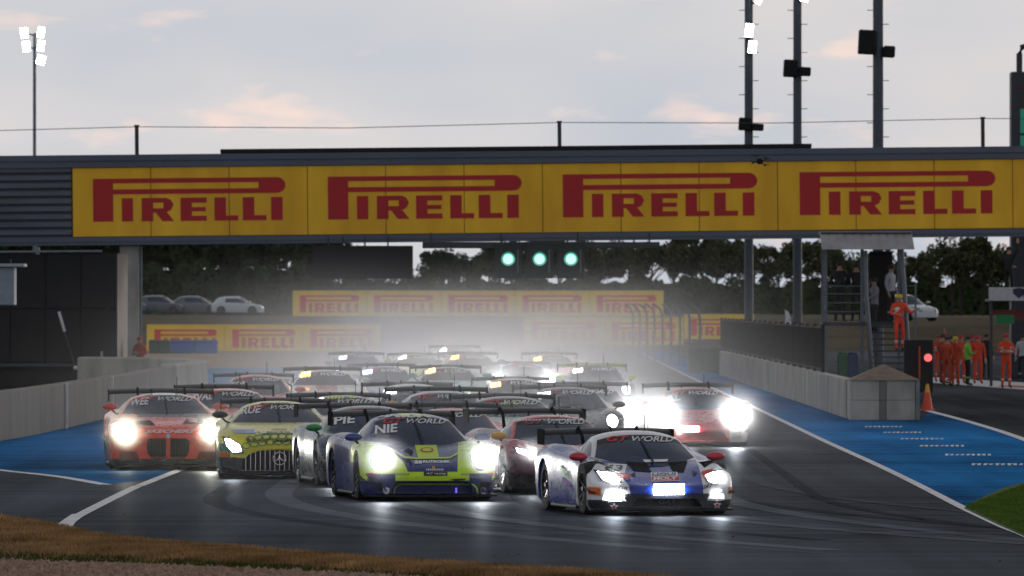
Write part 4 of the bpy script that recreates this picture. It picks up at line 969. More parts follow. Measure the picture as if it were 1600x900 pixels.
    if strip_txt and detail:
        z1 = pchip(T['cab'], T['ws'] - .03, 1) - .012; z0 = z1 - .085; x = .50
        yy = T['ws'] - .1
        word(car, 'GT', (-.47, z0), (-.17, z0 + .005), (-.43, z1 - .01), ink_r, 'xz', .3, .03)
        word(car, 'WORLD', (-.13, z0 + .005), (.48, z0 - .005), (-.10, z1 - .01), ink_w, 'xz', .3, .015)
    if panel:
        zt = T['cab'][0][1]; zz_ = zt + (T['roof'] - zt) * .52
        drape(car, 'number_display', [[(-.60 + k * .085, zz_ + .012 * k), (-.535 + k * .085, zz_ + .012 * k + .008), (-.525 + k * .085, zz_ + .10 + .012 * k), (-.59 + k * .085, zz_ + .09 + .012 * k)] for k in range(3)], panel, 'xz', .012)
    if code:
        zt = T['cab'][0][1]; zz_ = zt + (T['roof'] - zt) * .36
        word(car, code, (-.62, zz_), (-.30, zz_ + .03), (-.58, zz_ + .125), ink_w, 'xz', 0, .03)
    return car
# ------------------------------------------------------------ the field
def at(px, s): Y = FPX / s; return Vector(((px - CX) * Y / FPX, Y, 0))
def plate(car, px, py, w_, h_, sl=0):     # small orange tyre-maker plate
    drape(car, 'sponsor_plate', [[(px, py), (px + w_, py + sl), (px + w_, py + h_ + sl), (px, py + h_)]], ink_o, 'px', .007)
    drape(car, 'lettering', in_quad(LOGO, (px + w_ * .07, py + h_ * .85), (px + w_ * .93, py + h_ * .85 + sl), (px + w_ * .07, py + h_ * .15)), ink_r, 'px', .011)
BLUE = (.012, .04, .30); WHITE = (.72, .73, .76); LIME = (.58, .85, .012); NAVY = (.010, .024, .16); REDP = (.85, .06, .03); YEL = (.66, .60, .02); GRN = (.01, .20, .07)
PINK = (.62, .04, .08); MAROON = (.20, .012, .035)

# white and blue wedge car, number 63
lamb_p = livery('paint_white_blue', WHITE, [(BLUE, [(1, -.13, 0, .50), (0, 1, 0, 1.4), (0, 0, -1, -.30)], True), (BLUE, [(0, -1, -.5, -1.65), (0, 0, 1, .98), (-1, 0, 0, -.72)], True), ((.012, .014, .02), [(0, 0, 1, .215), (0, 1, 0, .6)], True), ((.012, .014, .02), [(1, 0, 0, .60), (0, 0, 1, .30), (0, 1, 0, .6)], True)])
c = race_car('lambo', G(1044, 806), 11, 'white and blue wedge-shaped race car number 63 leading on the right', lamb_p, (.50, .02, .035), lens=lens_w, roof_m=livery('paint_white', WHITE, []), lamp=50, halo=0.30, lamp_c=(.95, .97, 1), group='leading race cars')
LB = c
drape(c, 'number_plate', [[(938, 724), (980, 726), (976, 740), (939, 738)]], ink_w, 'px', .007, 3)
word(c, '63', (944, 736), (972, 737.5), (946, 726.5), ink_k, 'px', .1, .03, .013, step=3)
drape(c, 'sponsor_plate', [[(1016, 739), (1058, 738), (1062, 752), (1018, 753)]], ink_w, 'px', .007)
drape(c, 'sponsor_field', [[(1018, 746), (1060.5, 745), (1061.5, 751.5), (1018.6, 752)]], ink_r, 'px', .010)
word(c, 'LIQUI', (1019, 745.5), (1056, 744.5), (1019, 740), ink_navy, 'px', 0, .04, .013); word(c, 'MOLY', (1021, 751.5), (1058, 750.8), (1021, 746.5), ink_w, 'px', 0, .04, .014)
drape(c, 'light_bar', [[(1021, 760), (1068, 759), (1068, 772), (1021, 773)]], lens_w, 'px', .03, 6)
for P in ([(948, 772), (957, 769), (972, 769), (976, 776), (970, 783), (953, 783)], [(1112, 768), (1126, 766), (1127, 777), (1113, 779)]): drape(c, 'fog_lamp', [P], lens_w if P[0][0] < 1000 else lens_dim, 'px', .02, 6)
plate(c, 919, 760, 20, 13, 2); plate(c, 1138, 761, 8, 11, -1)
for P in ([(978, 722), (1010, 724), (1018, 738), (990, 736)], [(1044, 723), (1074, 721), (1068, 738), (1052, 738)]): drape(c, 'bonnet_vent', [P], dark_in, 'px', .007)
drape(c, 'name_strip', [[(1004, 719), (1044, 718), (1042, 722), (1008, 723)]], ink_w, 'px', .009)
for P in ([(985, 742), (992, 738), (993, 745)], [(1090, 739), (1081, 736), (1083, 744)]): drape(c, 'duct', [P], ink_k, 'px', .009)
for P in ([(958, 741), (982, 743), (985, 750), (966, 748)], [(1097, 738), (1114, 734), (1112, 741), (1098, 746)]): drape(c, 'red_flash', [P], mat('red_flash', (.7, .07, .04), var=.1), 'px', .02)
word(c, 'GRT', (1029, 788), (1056, 788), (1030, 779), mat('grey_ink', (.25, .26, .28), var=.1), 'px', .1, .03)
word(c, 'GRT', (966, 765), (990, 767), (966, 760), ink_k, 'px', .3, .02); word(c, 'GRT', (1096, 765), (1113, 762), (1097, 759), ink_k, 'px', .3, .02)
star = lambda cx_, cy_, r_: [[(cx_ + (r_ if i % 2 == 0 else r_ * .45) * math.sin(math.pi * i / 5), cy_ - (r_ if i % 2 == 0 else r_ * .45) * math.cos(math.pi * i / 5)) for i in range(10)]]
for q in ((960, 792), (1120, 789)): drape(c, 'star_badge', star(q[0], q[1], 7), ink_w, 'px', .008); drape(c, 'star_badge', star(q[0], q[1], 4), ink_r, 'px', .012)
drape(c, 'roof_vent', [[(920, 722), (936, 718), (942, 726), (928, 727)]], ink_k, 'px', .008)
word(c, 'TOOL', (876, 738), (894, 752), (876, 726), mat('green_ink', (.2, .6, .15), var=.05), 'px', 0, .03, step=1.5); word(c, 'TIME', (878, 754), (894, 766), (878, 744), mat('violet_ink', (.3, .06, .5), var=.05), 'px', 0, .03, step=1.5)

# lime and navy rounded car
pors_p = livery('paint_lime_navy', LIME, [(NAVY, [(1, -.16, 0, .36), (0, 1, 0, 1.45), (0, 0, -1, -.43)], True), (NAVY, [(0, 0, 1, .30)], True), (NAVY, [(0, -1, 0, -1.8)], True), (NAVY, [(0, -1, 0, -1.25), (0, 0, 1, .55)], True), (NAVY, [(-1, 0, 0, -.55), (0, 1, -.6, .12), (0, 0, 1, .40)], True)])
c = race_car('porsche', G(677, 783), 9, 'lime and navy rounded race car with blazing round headlights', pors_p, (.03, .06, .28), lens=lens_w, lamp=141, halo=0.69, code='NIE', group='leading race cars', roof_m=livery('paint_navy_roof', NAVY, [(LIME, [(1, 0, 0, .16)], True)]), wing_m=carbon)
drape(c, 'bonnet_field', [[(648, 696), (682, 696), (686, 715), (653, 716)]], ink_lime, 'px', .008)
drape(c, 'badge', [[(656 + 11 + 10.5 * math.cos(a), 704 + 4 * math.sin(a)) for a in [2 * math.pi * i / 18 for i in range(18)]]], ink_r, 'px', .011); drape(c, 'badge', [[(656 + 11 + 7.5 * math.cos(a), 704 + 2.6 * math.sin(a)) for a in [2 * math.pi * i / 18 for i in range(18)]]], ink_lime, 'px', .014)
def ribbon(pts, w_): 
    o = []
    for (a, b), (c_, d) in zip(pts[:-1], pts[1:]):
        L_ = math.hypot(c_ - a, d - b); nx, ny = -(d - b) / L_ * w_ / 2, (c_ - a) / L_ * w_ / 2; o.append([(a + nx, b + ny), (c_ + nx, d + ny), (c_ - nx, d - ny), (a - nx, b - ny)])
    return o
drape(c, 'pinstripe', ribbon([(604, 699), (618, 706), (632, 715), (650, 717), (703, 716), (715, 709), (723, 699)], 2.2), ink_lime, 'px', .010)
word(c, 'RUTRONIK', (661, 724), (704, 724), (661, 719.5), ink_w, 'px', 0, .04); drape(c, 'logo', [[(648, 720), (653, 720), (653, 725), (648, 725)], [(654, 720), (659, 720), (659, 725), (654, 725)]], ink_w, 'px', .008)
drape(c, 'crest', [[(675, 729), (679.5, 729), (679, 733), (677, 734), (675.5, 733)]], ink_o, 'px', .01); word(c, 'llllllllll', (666, 735.5), (693, 735.5), (666, 733), ink_w, 'px', 0, .02)
drape(c, 'name_plate', [[(662, 738), (699, 738), (699, 743.5), (662, 743.5)]], ink_k, 'px', .009); word(c, 'AC racing', (665, 742.8), (697, 742.8), (665, 739), ink_w, 'px', .3, .01, .014)
for a, b in ((611, 640), (720, 748)): word(c, 'lllllll', (a, 743), (b, 743), (a, 740), ink_k, 'px', .2, 0)
for a in (572, 764): word(c, 'PIRELLI', (a, 744), (a + 17, 744), (a, 739), ink_r, 'px', 0, .04); word(c, 'BZHP', (a + 2, 752), (a + 17, 752), (a + 2, 747.5), ink_k, 'px', 0, .02)
drape(c, 'pinstripe', ribbon([(613, 777), (617, 762), (624, 756.5), (737, 756.5), (743, 762), (747, 777)], 2.4), ink_lime, 'px', .03, 6)
for q in (604, 755): drape(c, 'shield', [[(q - 5, 763), (q, 761), (q + 5, 763), (q + 4, 770), (q, 773), (q - 4, 770)]], ink_w, 'px', .009); word(c, 'R', (q - 2.5, 769.5), (q + 2.5, 769.5), (q - 2.5, 763.5), ink_navy, 'px', 0, .03, .013)
drape(c, 'tow_strap', [[(702, 748.5), (726, 747.5), (726, 750), (710, 751), (706, 752.5)]], ink_k, 'px', .02)
drape(c, 'led_strip', [[(643, 772), (693, 771.5), (693, 773), (643, 773.5)], [(711, 762), (714, 762), (714, 772), (711, 772)]], glow('violet_led', (.12, .04, .8), 1.2), 'px', .02)
for P in ([(626, 716), (640, 718), (645, 726), (634, 724)], [(630, 706), (638, 701), (646, 706), (644, 712)]): drape(c, 'bonnet_vent', [P], dark_in, 'px', .009)
word(c, 'LUMISKY', (560, 653), (700, 653), (562, 645), ink_w, 'px', .2, .03)

# yellow-green scaled car
amg_p = livery('paint_yellow_green', YEL, [((.008, .009, .010), [(0, 0, 1, .35), (0, 1, 0, .75)], True), (GRN, [(-1, .2, 0, -.78), (0, 1, 0, .6), (0, 0, 1, .58), (0, 0, -1, -.35)], True), ((.03, .03, .025), [(0, 0, 1, .35), (0, -1, 0, -.75)], True), (GRN, [(0, 0, 1, .45), (0, -1, 0, -1.3)], True)])
c = race_car('amg', G(437, 748), 2.5, 'yellow race car with green scale pattern and slatted chrome-star grille', amg_p, (.012, .012, .014), lens=lens_w, lamp=45, halo=0.00, code='RUE', group='leading race cars', lens_scale=1.0)
mx_ = c['root']; chrome = mat('chrome', (.75, .75, .77), rough=.18, metal=1, var=.05)
GRI = MB().box((-.62, .2, .14), (.62, .22, .47)).build('grille', dark_in, mx_)
for k in range(15):
    x = -.56 + k * .08; h = .478 - .10 * abs(x) ** 2.2 * 2.2
    MB().box((x - .006, .055 + .25 * abs(x) ** 2.4, .14), (x + .006, .10 + .25 * abs(x) ** 2.4, h)).build('slat', chrome if k % 1 == 0 else carbon, GRI)
m_ = MB(); ring = [(.105 * math.cos(2 * math.pi * i / 28), -.012, .335 + .105 * math.sin(2 * math.pi * i / 28)) for i in range(29)]; m_.tube(ring, .010, 6, cap=False)
for a in (90, 210, 330):
    d = Vector((math.cos(R(a)), 0, math.sin(R(a)))); q = Vector((-d.z, 0, d.x)) * .02; o_ = Vector((0, -.015, .335)); m_.add([o_ + q, o_ - q, o_ + d * .1, o_ + Vector((0, -.012, 0))], [(0, 3, 2), (3, 1, 2)])
m_.build('star_badge', chrome, mx_, smooth=40)
for sc_ in ((0, .0), (1, 0)):
    for k in range(9):
        xc = 385 + k * 12.5 + (6 if sc_[0] else 0); yc = (698 if not sc_[0] else 689) - 7 + .0022 * (xc - 437) ** 2
        if k < 9: drape(c, 'scale_outline', ribbon([(xc - 5, yc - 3), (xc, yc - 4.5), (xc + 5, yc - 3), (xc + 6, yc + 1), (xc + 3, yc + 4), (xc - 3, yc + 4), (xc - 6, yc + 1), (xc - 5, yc - 3)], 1.2), mat('green_line', (.01, .16, .06), var=.1), 'px', .008)
word(c, 'AMG', (424, 692), (480, 691), (426, 686), ink_k, 'px', .3, .03); word(c, '//////', (385, 693), (421, 692), (388, 686), ink_k, 'px', .2, .01)
for P in ([(362, 672), (400, 671), (404, 675), (398, 678), (366, 677)], ): drape(c, 'white_flash', [P], mat('white_blue', (.45, .55, .75), var=.2), 'px', .008)
drape(c, 'pinstripe', ribbon([(400, 671), (407, 678), (462, 678), (466, 671)], 1.2), mat('green_line', (.01, .16, .06)), 'px', .008); word(c, 'MANN FILTER', (417, 677), (454, 677), (417, 674.5), ink_k, 'px', 0, .01); word(c, 'WINWARD', (424, 672.5), (448, 672.5), (424, 670.5), ink_k, 'px', 0, .01)
for q in ((388, 687.5), (483, 687)): drape(c, 'bonnet_pin', [[(q[0] + 3 * math.cos(a), q[1] + 2.4 * math.sin(a)) for a in [2 * math.pi * i / 10 for i in range(10)]]], mat('pin_red', (.2, .03, .02), var=.1), 'px', .01)
plate(c, 337, 705, 20, 8, 1.5); word(c, 'MANN FILTER', (407, 631.5), (451, 631.5), (408, 629.5), ink_k, 'px', 0, .01)
drape(c, 'splitter_lip', [[(340, 738), (520, 739), (520, 741.5), (340, 740.5)]], mat('lip_yellow', (.35, .36, .05), var=.2), 'px', .03, 8)

# red and black twin-grille car
bmw_p = livery('paint_red_black', REDP, [((.012, .011, .011), [(0, 0, 1, .20), (0, 1, 0, 1)], True), ((.015, .015, .017), [(-1, -.5, 0, -1.05), (0, 1, 0, 1.7), (0, 0, -1, -.8)], False), ((.015, .015, .017), [(1, 0, 0, .5), (0, -1, 0, -1.25), (0, 1, 0, 2.2), (0, 0, -1, -.7)], True), ((.05, .045, .045), [(0, -1, 0, -1.4), (0, 0, 1, .55)], True)])
c = race_car('bmw', G(263, 735), 4, 'red and black twin-grille race car with glaring left lamps by the wall', bmw_p, (.6, .04, .03), lens=lens_y, lamp=212, halo=0.80, lamp_c=(1, .92, .68), code='WEE', group='leading race cars', lens_scale=1.3, roof_m=livery('paint_red_check', REDP, [((.015, .015, .017), [(1, 0, 0, .33)], True), (WHITE, [(1, 0, 0, .2)], True)]))
for sg in (-1, 1):
    g = MB().box((sg * .04 if sg > 0 else -.37, .16, .24), (.37 if sg > 0 else -.04, .18, .55)).build('grille', dark_in, c['root'])
    for k in range(5): MB().box((sg * (.07 + k * .062) - .005, .10, .26), (sg * (.07 + k * .062) + .005, .15, .54)).build('slat', carbon, g)
word(c, 'SKECHERS', (227, 676.5), (303, 676.5), (229, 671.5), ink_w, 'px', .3, .03)
drape(c, 'badge', [[(263 + 3.2 * math.cos(a), 681.5 + 3 * math.sin(a)) for a in [2 * math.pi * i / 14 for i in range(14)]]], mat('badge_blue', (.3, .45, .65), var=.1), 'px', .01)
drape(c, 'bonnet_vent', [[(233, 657), (238, 660), (243, 665), (205, 663), (203, 659)]], dark_in, 'px', .008)
drape(c, 'bonnet_stripe', [[(292, 655), (318, 656), (318, 663), (300, 662), (284, 663)]], ink_k, 'px', .008); word(c, 'lllllll', (296, 661), (316, 661.5), (296, 659), ink_w, 'px', 0, .02)
drape(c, 'white_panel', [[(158, 661), (170, 655), (174, 658), (163, 668)]], ink_w, 'px', .008)

# the others, each with its own place, shape and colours
dark_p = livery('paint_black', (.014, .016, .02), [((.03, .06, .09), [(-1, 0, 0, -.7), (0, 0, -1, -.5)], True)])
ferr_p = livery('paint_maroon', (.10, .012, .035), [((.36, .03, .06), [(0, 0, -1, -.66), (0, 1, 0, 1.6)], True), ((.05, .04, .05), [(0, 0, 1, .3)], True)])
pink_p = livery('paint_pink_red', (.60, .05, .08), [((.03, .02, .025), [(0, 0, 1, .3)], True)])
mon_p = livery('paint_black_mint', (.03, .045, .04), [((.36, .55, .47), [(1, 0, 0, .55), (0, 0, -1, -.6), (0, 1, 0, 1.7)], True)])
gold_p = livery('paint_grey_gold', (.12, .15, .2), [((.5, .33, .07), [(-1, 0, 0, -.6), (0, 0, -1, -.6)], True)])
grey_p = livery('paint_charcoal', (.06, .07, .085), []); orange_p = livery('paint_orange', (.72, .09, .02), [((.02, .02, .022), [(0, 0, 1, .4)], True)])
white_p = livery('paint_silver_white', (.62, .63, .66), [((.55, .04, .04), [(1, 0, 0, .3)], True)]); lime2_p = livery('paint_pale_lime', (.55, .68, .2), [((.02, .025, .03), [(0, 0, 1, .5)], True)])
redw_p = livery('paint_red_white', (.60, .04, .05), [((.65, .65, .67), [(-1, 0, 0, -.62)], True)]); teal_p = livery('paint_teal', (.06, .36, .34), [((.03, .03, .035), [(0, 0, 1, .45)], True)])
blue_p = livery('paint_steel_blue', (.08, .12, .22), []); cream_p = livery('paint_cream', (.6, .57, .5), [((.5, .08, .05), [(1, 0, 0, .25)], True)])
roof_red = livery('paint_roof_red', (.55, .04, .06), []); roof_teal = livery('paint_roof_teal', (.12, .45, .42), []); roof_or = livery('paint_roof_orange', (.72, .10, .03), []); roof_w = livery('paint_roof_white', (.62, .63, .66), []); roof_b = livery('paint_roof_blue', (.16, .22, .3), []); roof_k = livery('paint_roof_dark', (.02, .024, .03), [])
c = race_car('porsche', at(603, 98.5), 8, 'black race car with green mirrors tucked behind the lime car', dark_p, (.01, .25, .05), roof_m=livery('paint_green_edge', (.014, .016, .02), [((.01, .22, .06), [(-1, 0, 0, -.5)], True)]), code='PIE', detail=2)
c = race_car('ferrari', at(905, 102.5), 11, 'maroon race car with yellow mirrors and a lit lamp behind the white car', ferr_p, (.7, .36, .02), lens=lens_w, lamp=40, halo=0.5, rims=rim_light, roof_m=roof_red, wing_m=carbon)
word(c, 'Francorchamps Motors', (795, 661.5), (955, 660.5), (795, 656.5), ink_w, 'px', 0, .02, .03)
plate(c, 784, 706, 8, 16)
c = race_car('ferrari', at(722, 96.5), 5, 'pinkish red race car with green mirrors half hidden behind the lime car', pink_p, (.01, .25, .05), roof_m=roof_red, code='PIE')
c = race_car('amg', at(812, 89.5), 4, 'black and mint race car with pale green claw mark on its bonnet', mon_p, (.02, .02, .02), roof_m=roof_k, lens=lens_dim)
drape(c, 'claw_mark', [[(796, 660), (799, 660), (799, 674), (797, 680)], [(803, 660), (806, 660), (805, 678), (804, 684)], [(810, 660), (813, 660), (811, 674), (810, 678)]], mat('claw_green', (.4, .8, .1), var=.1), 'px', .01); word(c, 'MONSTER', (782, 632.5), (812, 632.5), (782, 629.5), ink_lime, 'px', 0, .03)
c = race_car('bmw', at(706, 87.5), 4, 'grey-blue race car with gold flashes behind the pinkish red one', gold_p, (.5, .3, .06), roof_m=roof_b, lens=lens_dim)
c = race_car('porsche', at(900, 80.0), 4, 'charcoal race car with pale strip lights behind the maroon one', grey_p, (.03, .03, .03), lens=lens_dim, panel=lens_dim)
c = race_car('amg', at(548, 88.5), 4, 'dark race car with lime bonnet and green roof lettering', lime2_p, (.02, .02, .02), roof_m=roof_k, lens=lens_dim, panel=lens_dim)
word(c, 'lllll llll', (512, 623.5), (566, 622.5), (512, 619.8), ink_lime, 'px', 0, .04)
c = race_car('bmw', at(364, 85.0), 4, 'orange-roofed race car directly behind the yellow-green one', orange_p, (.6, .05, .02), roof_m=roof_or, code='VAL')
c = race_car('porsche', at(655, 77.0), 4, 'silver white race car with red bonnet stripe in the thickening spray', white_p, (.5, .5, .5), roof_m=roof_w, panel=lens_dim)
c = race_car('ferrari', at(931, 76.0), 3, 'red-roofed race car with one blinding lamp, paired beside another red one', redw_p, (.55, .04, .05), lens=lens_w, lamp=288, halo=1.09, roof_m=roof_red, lens_scale=1.7)
c = race_car('ferrari', at(1093, 77.0), 2, 'red race car with blinding headlights running wide by the right edge line', redw_p, (.55, .05, .05), lens=lens_w, lamp=436, halo=1.15, roof_m=roof_red, code='AL', lens_scale=1.9)
drape(c, 'light_bar', [[(1058, 668), (1092, 668), (1092, 678), (1058, 678)]], lens_w, 'px', .03, 6)
c = race_car('porsche', at(408, 68.0), 4, 'red-roofed white race car passing the end of the left wall', redw_p, (.6, .06, .04), roof_m=livery('paint_roof_coral', (.6, .10, .07), []), lens=lens_dim, lamp=77, halo=0.46, code='FOR')
c = race_car('bmw', at(513, 66.0), 3, 'pale race car with an amber lamp deep in the spray on the left', cream_p, (.5, .5, .5), roof_m=roof_w, lens=lens_am, panel=lens_am)
c = race_car('lambo', at(812, 66.0), 3, 'pale race car with an amber lamp in the spray at mid track', white_p, (.5, .5, .5), roof_m=roof_w, lens=lens_am, panel=lens_am)
c = race_car('amg', at(708, 60.5), 3, 'teal-roofed race car in the spray with amber lamps', teal_p, (.05, .3, .3), roof_m=roof_teal, lens=lens_am, panel=lens_am)
c = race_car('porsche', at(936, 58.5), 2, 'dark race car with lime wing marks behind the paired red cars', grey_p, (.4, .6, .05), roof_m=roof_k, lens=lens_dim, wing_m=mat('wing_lime', (.3, .4, .05), var=.3, scale=3), panel=lens_dim)
c = race_car('ferrari', at(606, 57.5), 3, 'steel blue race car with cool lamps far back in the spray', blue_p, (.05, .08, .15), lens=lens_blue, panel=lens_blue)
c = race_car('lambo', at(820, 52.0), 2, 'far white race car with one blazing pair of lamps in the spray', white_p, (.4, .4, .4), lens=lens_w, lamp=288, halo=1.09, lens_scale=1.6)
c = race_car('bmw', at(738, 50.0), 2, 'far black race car with amber lamps in the spray', dark_p, (.02, .02, .02), lens=lens_am, panel=lens_am)
c = race_car('amg', at(655, 48.0), 2, 'far yellow race car with pale lamps in the spray', lime2_p, (.3, .3, .05), lens=lens_dim, panel=lens_dim)
c = race_car('porsche', at(560, 47.0), 2, 'far blue race car with bluish lamps at the left of the pack', blue_p, (.05, .08, .2), lens=lens_blue, lamp=77, halo=0.46, lamp_c=(.7, .8, 1), panel=lens_blue)
c = race_car('ferrari', at(866, 46.5), 2, 'far orange race car with amber lamps at the tail of the pack', orange_p, (.6, .1, .02), lens=lens_am, panel=lens_am)
c = race_car('bmw', at(716, 43.0), 2, 'rearmost blue race car with bluish lamps in the spray', blue_p, (.05, .08, .2), lens=lens_blue, panel=lens_blue)
# ------------------------------------------------------------ people
skin_m = mat('skin', (.42, .24, .17), rough=.6, var=.08)
boot_m = mat('boots', (.012, .011, .011), rough=.6, var=.1)
stripe_m = mat('reflective_stripe', (.6, .6, .58), rough=.4, var=.05)
POSE = {
 'stand': dict(),
 'folded': dict(el=(-.27, -.02, 1.16), wl=(.02, -.24, 1.16), er=(.27, -.02, 1.16), wr=(-.03, -.20, 1.20)),
 'wide': dict(kl=(-.15, -.02, .5), al=(-.2, .02, .09), kr=(.15, -.02, .5), ar=(.2, .02, .09), el=(-.34, .02, 1.18), wl=(-.22, -.2, 1.0), er=(.34, .02, 1.18), wr=(.22, -.2, 1.0)),
 'stairs': dict(kl=(-.12, -.18, .56), al=(-.12, -.12, .12), kr=(.12, -.02, .48), ar=(.12, .08, .08), er=(.33, -.05, 1.17), wr=(.46, -.12, 1.25), el=(-.27, -.02, 1.16), wl=(-.06, -.24, 1.12)),
 'raised': dict(el=(-.30, -.05, 1.62), wl=(-.28, -.10, 1.88), er=(.27, -.02, 1.16), wr=(.05, -.24, 1.10)),
 'lean': dict(el=(-.28, -.12, 1.2), wl=(-.2, -.35, 1.1), er=(.28, -.12, 1.2), wr=(.2, -.35, 1.1)),
}
BODY = {}
def human(pose):
    if pose in BODY: return BODY[pose]
    J = dict(pe=(0, 0, .95), sp=(0, .01, 1.15), ch=(0, .01, 1.36), ne=(0, 0, 1.51), hd=(0, -.015, 1.61), ht=(0, -.01, 1.71), sl=(-.185, .01, 1.42), sr=(.185, .01, 1.42), el=(-.25, .03, 1.15), er=(.25, .03, 1.15), wl=(-.26, -.06, .91), wr=(.26, -.06, .91),
             hl=(-.10, 0, .91), hr=(.10, 0, .91), kl=(-.11, -.02, .5), kr=(.11, -.02, .5), al=(-.12, .02, .09), ar=(.12, .02, .09), no=(0, -.115, 1.60))
    J.update(POSE[pose]); J = {k: Vector(v) for k, v in J.items()}
    J['tl'] = J['al'] + Vector((-.02, -.17, -.045)); J['tr'] = J['ar'] + Vector((.02, -.17, -.045))
    rad = dict(pe=.15, sp=.135, ch=.155, ne=.055, hd=.10, ht=.07, sl=.075, sr=.075, el=.05, er=.05, wl=.034, wr=.034, hl=.10, hr=.10, kl=.065, kr=.065, al=.045, ar=.045, tl=.038, tr=.038, no=.012)
    E = [('pe', 'sp'), ('sp', 'ch'), ('ch', 'ne'), ('ne', 'hd'), ('hd', 'ht'), ('hd', 'no'), ('ch', 'sl'), ('ch', 'sr'), ('sl', 'el'), ('sr', 'er'), ('el', 'wl'), ('er', 'wr'), ('pe', 'hl'), ('pe', 'hr'), ('hl', 'kl'), ('hr', 'kr'), ('kl', 'al'), ('kr', 'ar'), ('al', 'tl'), ('ar', 'tr')]
    for s in 'lr':
        d = (J['w' + s] - J['e' + s]).normalized(); u = d.cross(Vector((0, 1, .2))).normalized(); pm_ = J['w' + s] + d * .085; J['p' + s] = pm_; rad['p' + s] = .032; E.append(('w' + s, 'p' + s))
        for k in range(4):
            b = pm_ + u * (k - 1.5) * .02 + d * (.075 + .012 * (k in (1, 2))); J['f%s%d' % (s, k)] = b; rad['f%s%d' % (s, k)] = .009; E.append(('p' + s, 'f%s%d' % (s, k)))
        b = J['w' + s] + d * .075 + u * .06; J['th' + s] = b; rad['th' + s] = .010; E.append(('w' + s, 'th' + s))
    names = list(J); me = bpy.data.meshes.new('person'); me.from_pydata([J[n] for n in names], [(names.index(a), names.index(b)) for a, b in E], [])
    o = link('person', me); m = o.modifiers.new('s', 'SKIN'); m.use_smooth_shade = True
    sv = me.skin_vertices[0].data
    for i, n in enumerate(names): sv[i].radius = (rad[n], rad[n] * (.72 if n in ('pe', 'sp', 'ch', 'hl', 'hr') else 1)); sv[i].use_root = n == 'pe'
    o.modifiers.new('d', 'SUBSURF').levels = 1
    r = eval_mesh(o, 'person'); bpy.data.objects.remove(o)
    for m_ in (stripe_m, skin_m, boot_m, stripe_m, stripe_m): r.materials.append(m_)
    for p in r.polygons:
        c = p.center; i = 0
        if c.z > 1.52 and abs(c.x) < .15: i = 1
        elif min((c - J['p' + s]).length for s in 'lr') < .11: i = 1
        elif c.z < .12: i = 2
        elif (1.17 < c.z < 1.23 or 1.29 < c.z < 1.33) and abs(c.x) < .2: i = 3
        elif .27 < c.z < .34: i = 3
        elif c.z < .95: i = 4
        p.material_index = i; p.use_smooth = True
    BODY[pose] = r; return r
def person(loc, rz, pose, label, suit, lower=None, stripe=True, cap=None, scale=1.0, group=None, mesh_head=None):
    sm = mat('suit_%s' % '_'.join('%02d' % int(v * 100) for v in suit), suit, rough=.8, var=.2, scale=8)
    lm = mat('suit_%s' % '_'.join('%02d' % int(v * 100) for v in (lower or suit)), lower or suit, rough=.8, var=.2, scale=8)
    o = link('person', human(pose)); o.location = loc; o.rotation_euler = (0, 0, rz); o.scale = (scale,) * 3
    for i, m_ in enumerate((sm, skin_m, boot_m, stripe_m if stripe else sm, lm)): o.material_slots[i].link = 'OBJECT'; o.material_slots[i].material = m_
    tag(o, label, 'person', group)
    cc = cap or (.03, .02, .02); cm = mat('cap_%d_%d_%d' % tuple(int(v * 100) for v in cc), cc, rough=.7, var=.1)
    m_ = MB(); n = 16
    for j, (z, r_) in enumerate(((1.645, .106), (1.68, .108), (1.72, .096), (1.75, .066), (1.765, .02))):
        m_.v += [(r_ * math.cos(2 * math.pi * k / n), -.01 + r_ * 1.05 * math.sin(2 * math.pi * k / n), z) for k in range(n)]
    m_.f = [(j * n + k, j * n + (k + 1) % n, (j + 1) * n + (k + 1) % n, (j + 1) * n + k) for j in range(4) for k in range(n)] + [tuple(range(4 * n, 5 * n))]; m_.m = [0] * len(m_.f)
    m_.add([(-.08, -.09, 1.66), (.08, -.09, 1.66), (.06, -.19, 1.65), (-.06, -.19, 1.65)], [(0, 1, 2, 3)])
    m_.build('cap', cm, o, smooth=60)
    return o
ORG = (.62, .055, .012); gM = 'marshals grouped by the pit lane'
def on(px, py): return G(px, py)
person(on(1467, 597), .3, 'folded', 'marshal in orange overalls with broad reflective bands beside the red lamp', ORG, cap=(.4, .03, .02), group=gM)
person(on(1480, 604), 2.6, 'stand', 'marshal in plain orange overalls with dark hair, turned away', (.42, .05, .015), stripe=False, group=gM)
person(on(1493, 604), -.6, 'stand', 'marshal in orange overalls wearing a yellow cap', (.45, .05, .012), stripe=False, cap=(.5, .36, .02), group=gM)
person(on(1501, 600), .2, 'folded', 'marshal in orange with white shoulders between two others', (.55, .05, .03), cap=(.4, .03, .03), group=gM)
person(on(1512, 603), 1.8, 'folded', 'marshal in lime green vest and black trousers', (.2, .55, .06), lower=(.012, .012, .016), stripe=False, group=gM)
person(on(1528, 600), .1, 'stand', 'marshal in orange overalls with a red cap beside the lime vest', (.58, .045, .015), stripe=False, cap=(.5, .03, .03), group=gM)
person(on(1473, 600), 1.9, 'wide', 'marshal in dark red overalls standing with legs apart beside the orange pair', (.3, .03, .012), stripe=False, group=gM, scale=1.03)
person(on(1487, 596), -.9, 'raised', 'marshal in orange with one arm lifted behind the group', (.6, .06, .015), group=gM, scale=.97)
person(on(1519, 596), .5, 'wide', 'marshal in deep orange standing behind the lime vest', (.5, .04, .012), group=gM, cap=(.3, .02, .02))
person(on(1541, 594), .4, 'stand', 'person in black standing behind the marshals', (.012, .013, .02), stripe=False, group=gM)
person(on(1572, 607), .15, 'folded', 'marshal standing apart in orange with folded arms and red helmet', ORG, cap=(.4, .02, .02), scale=1.07)
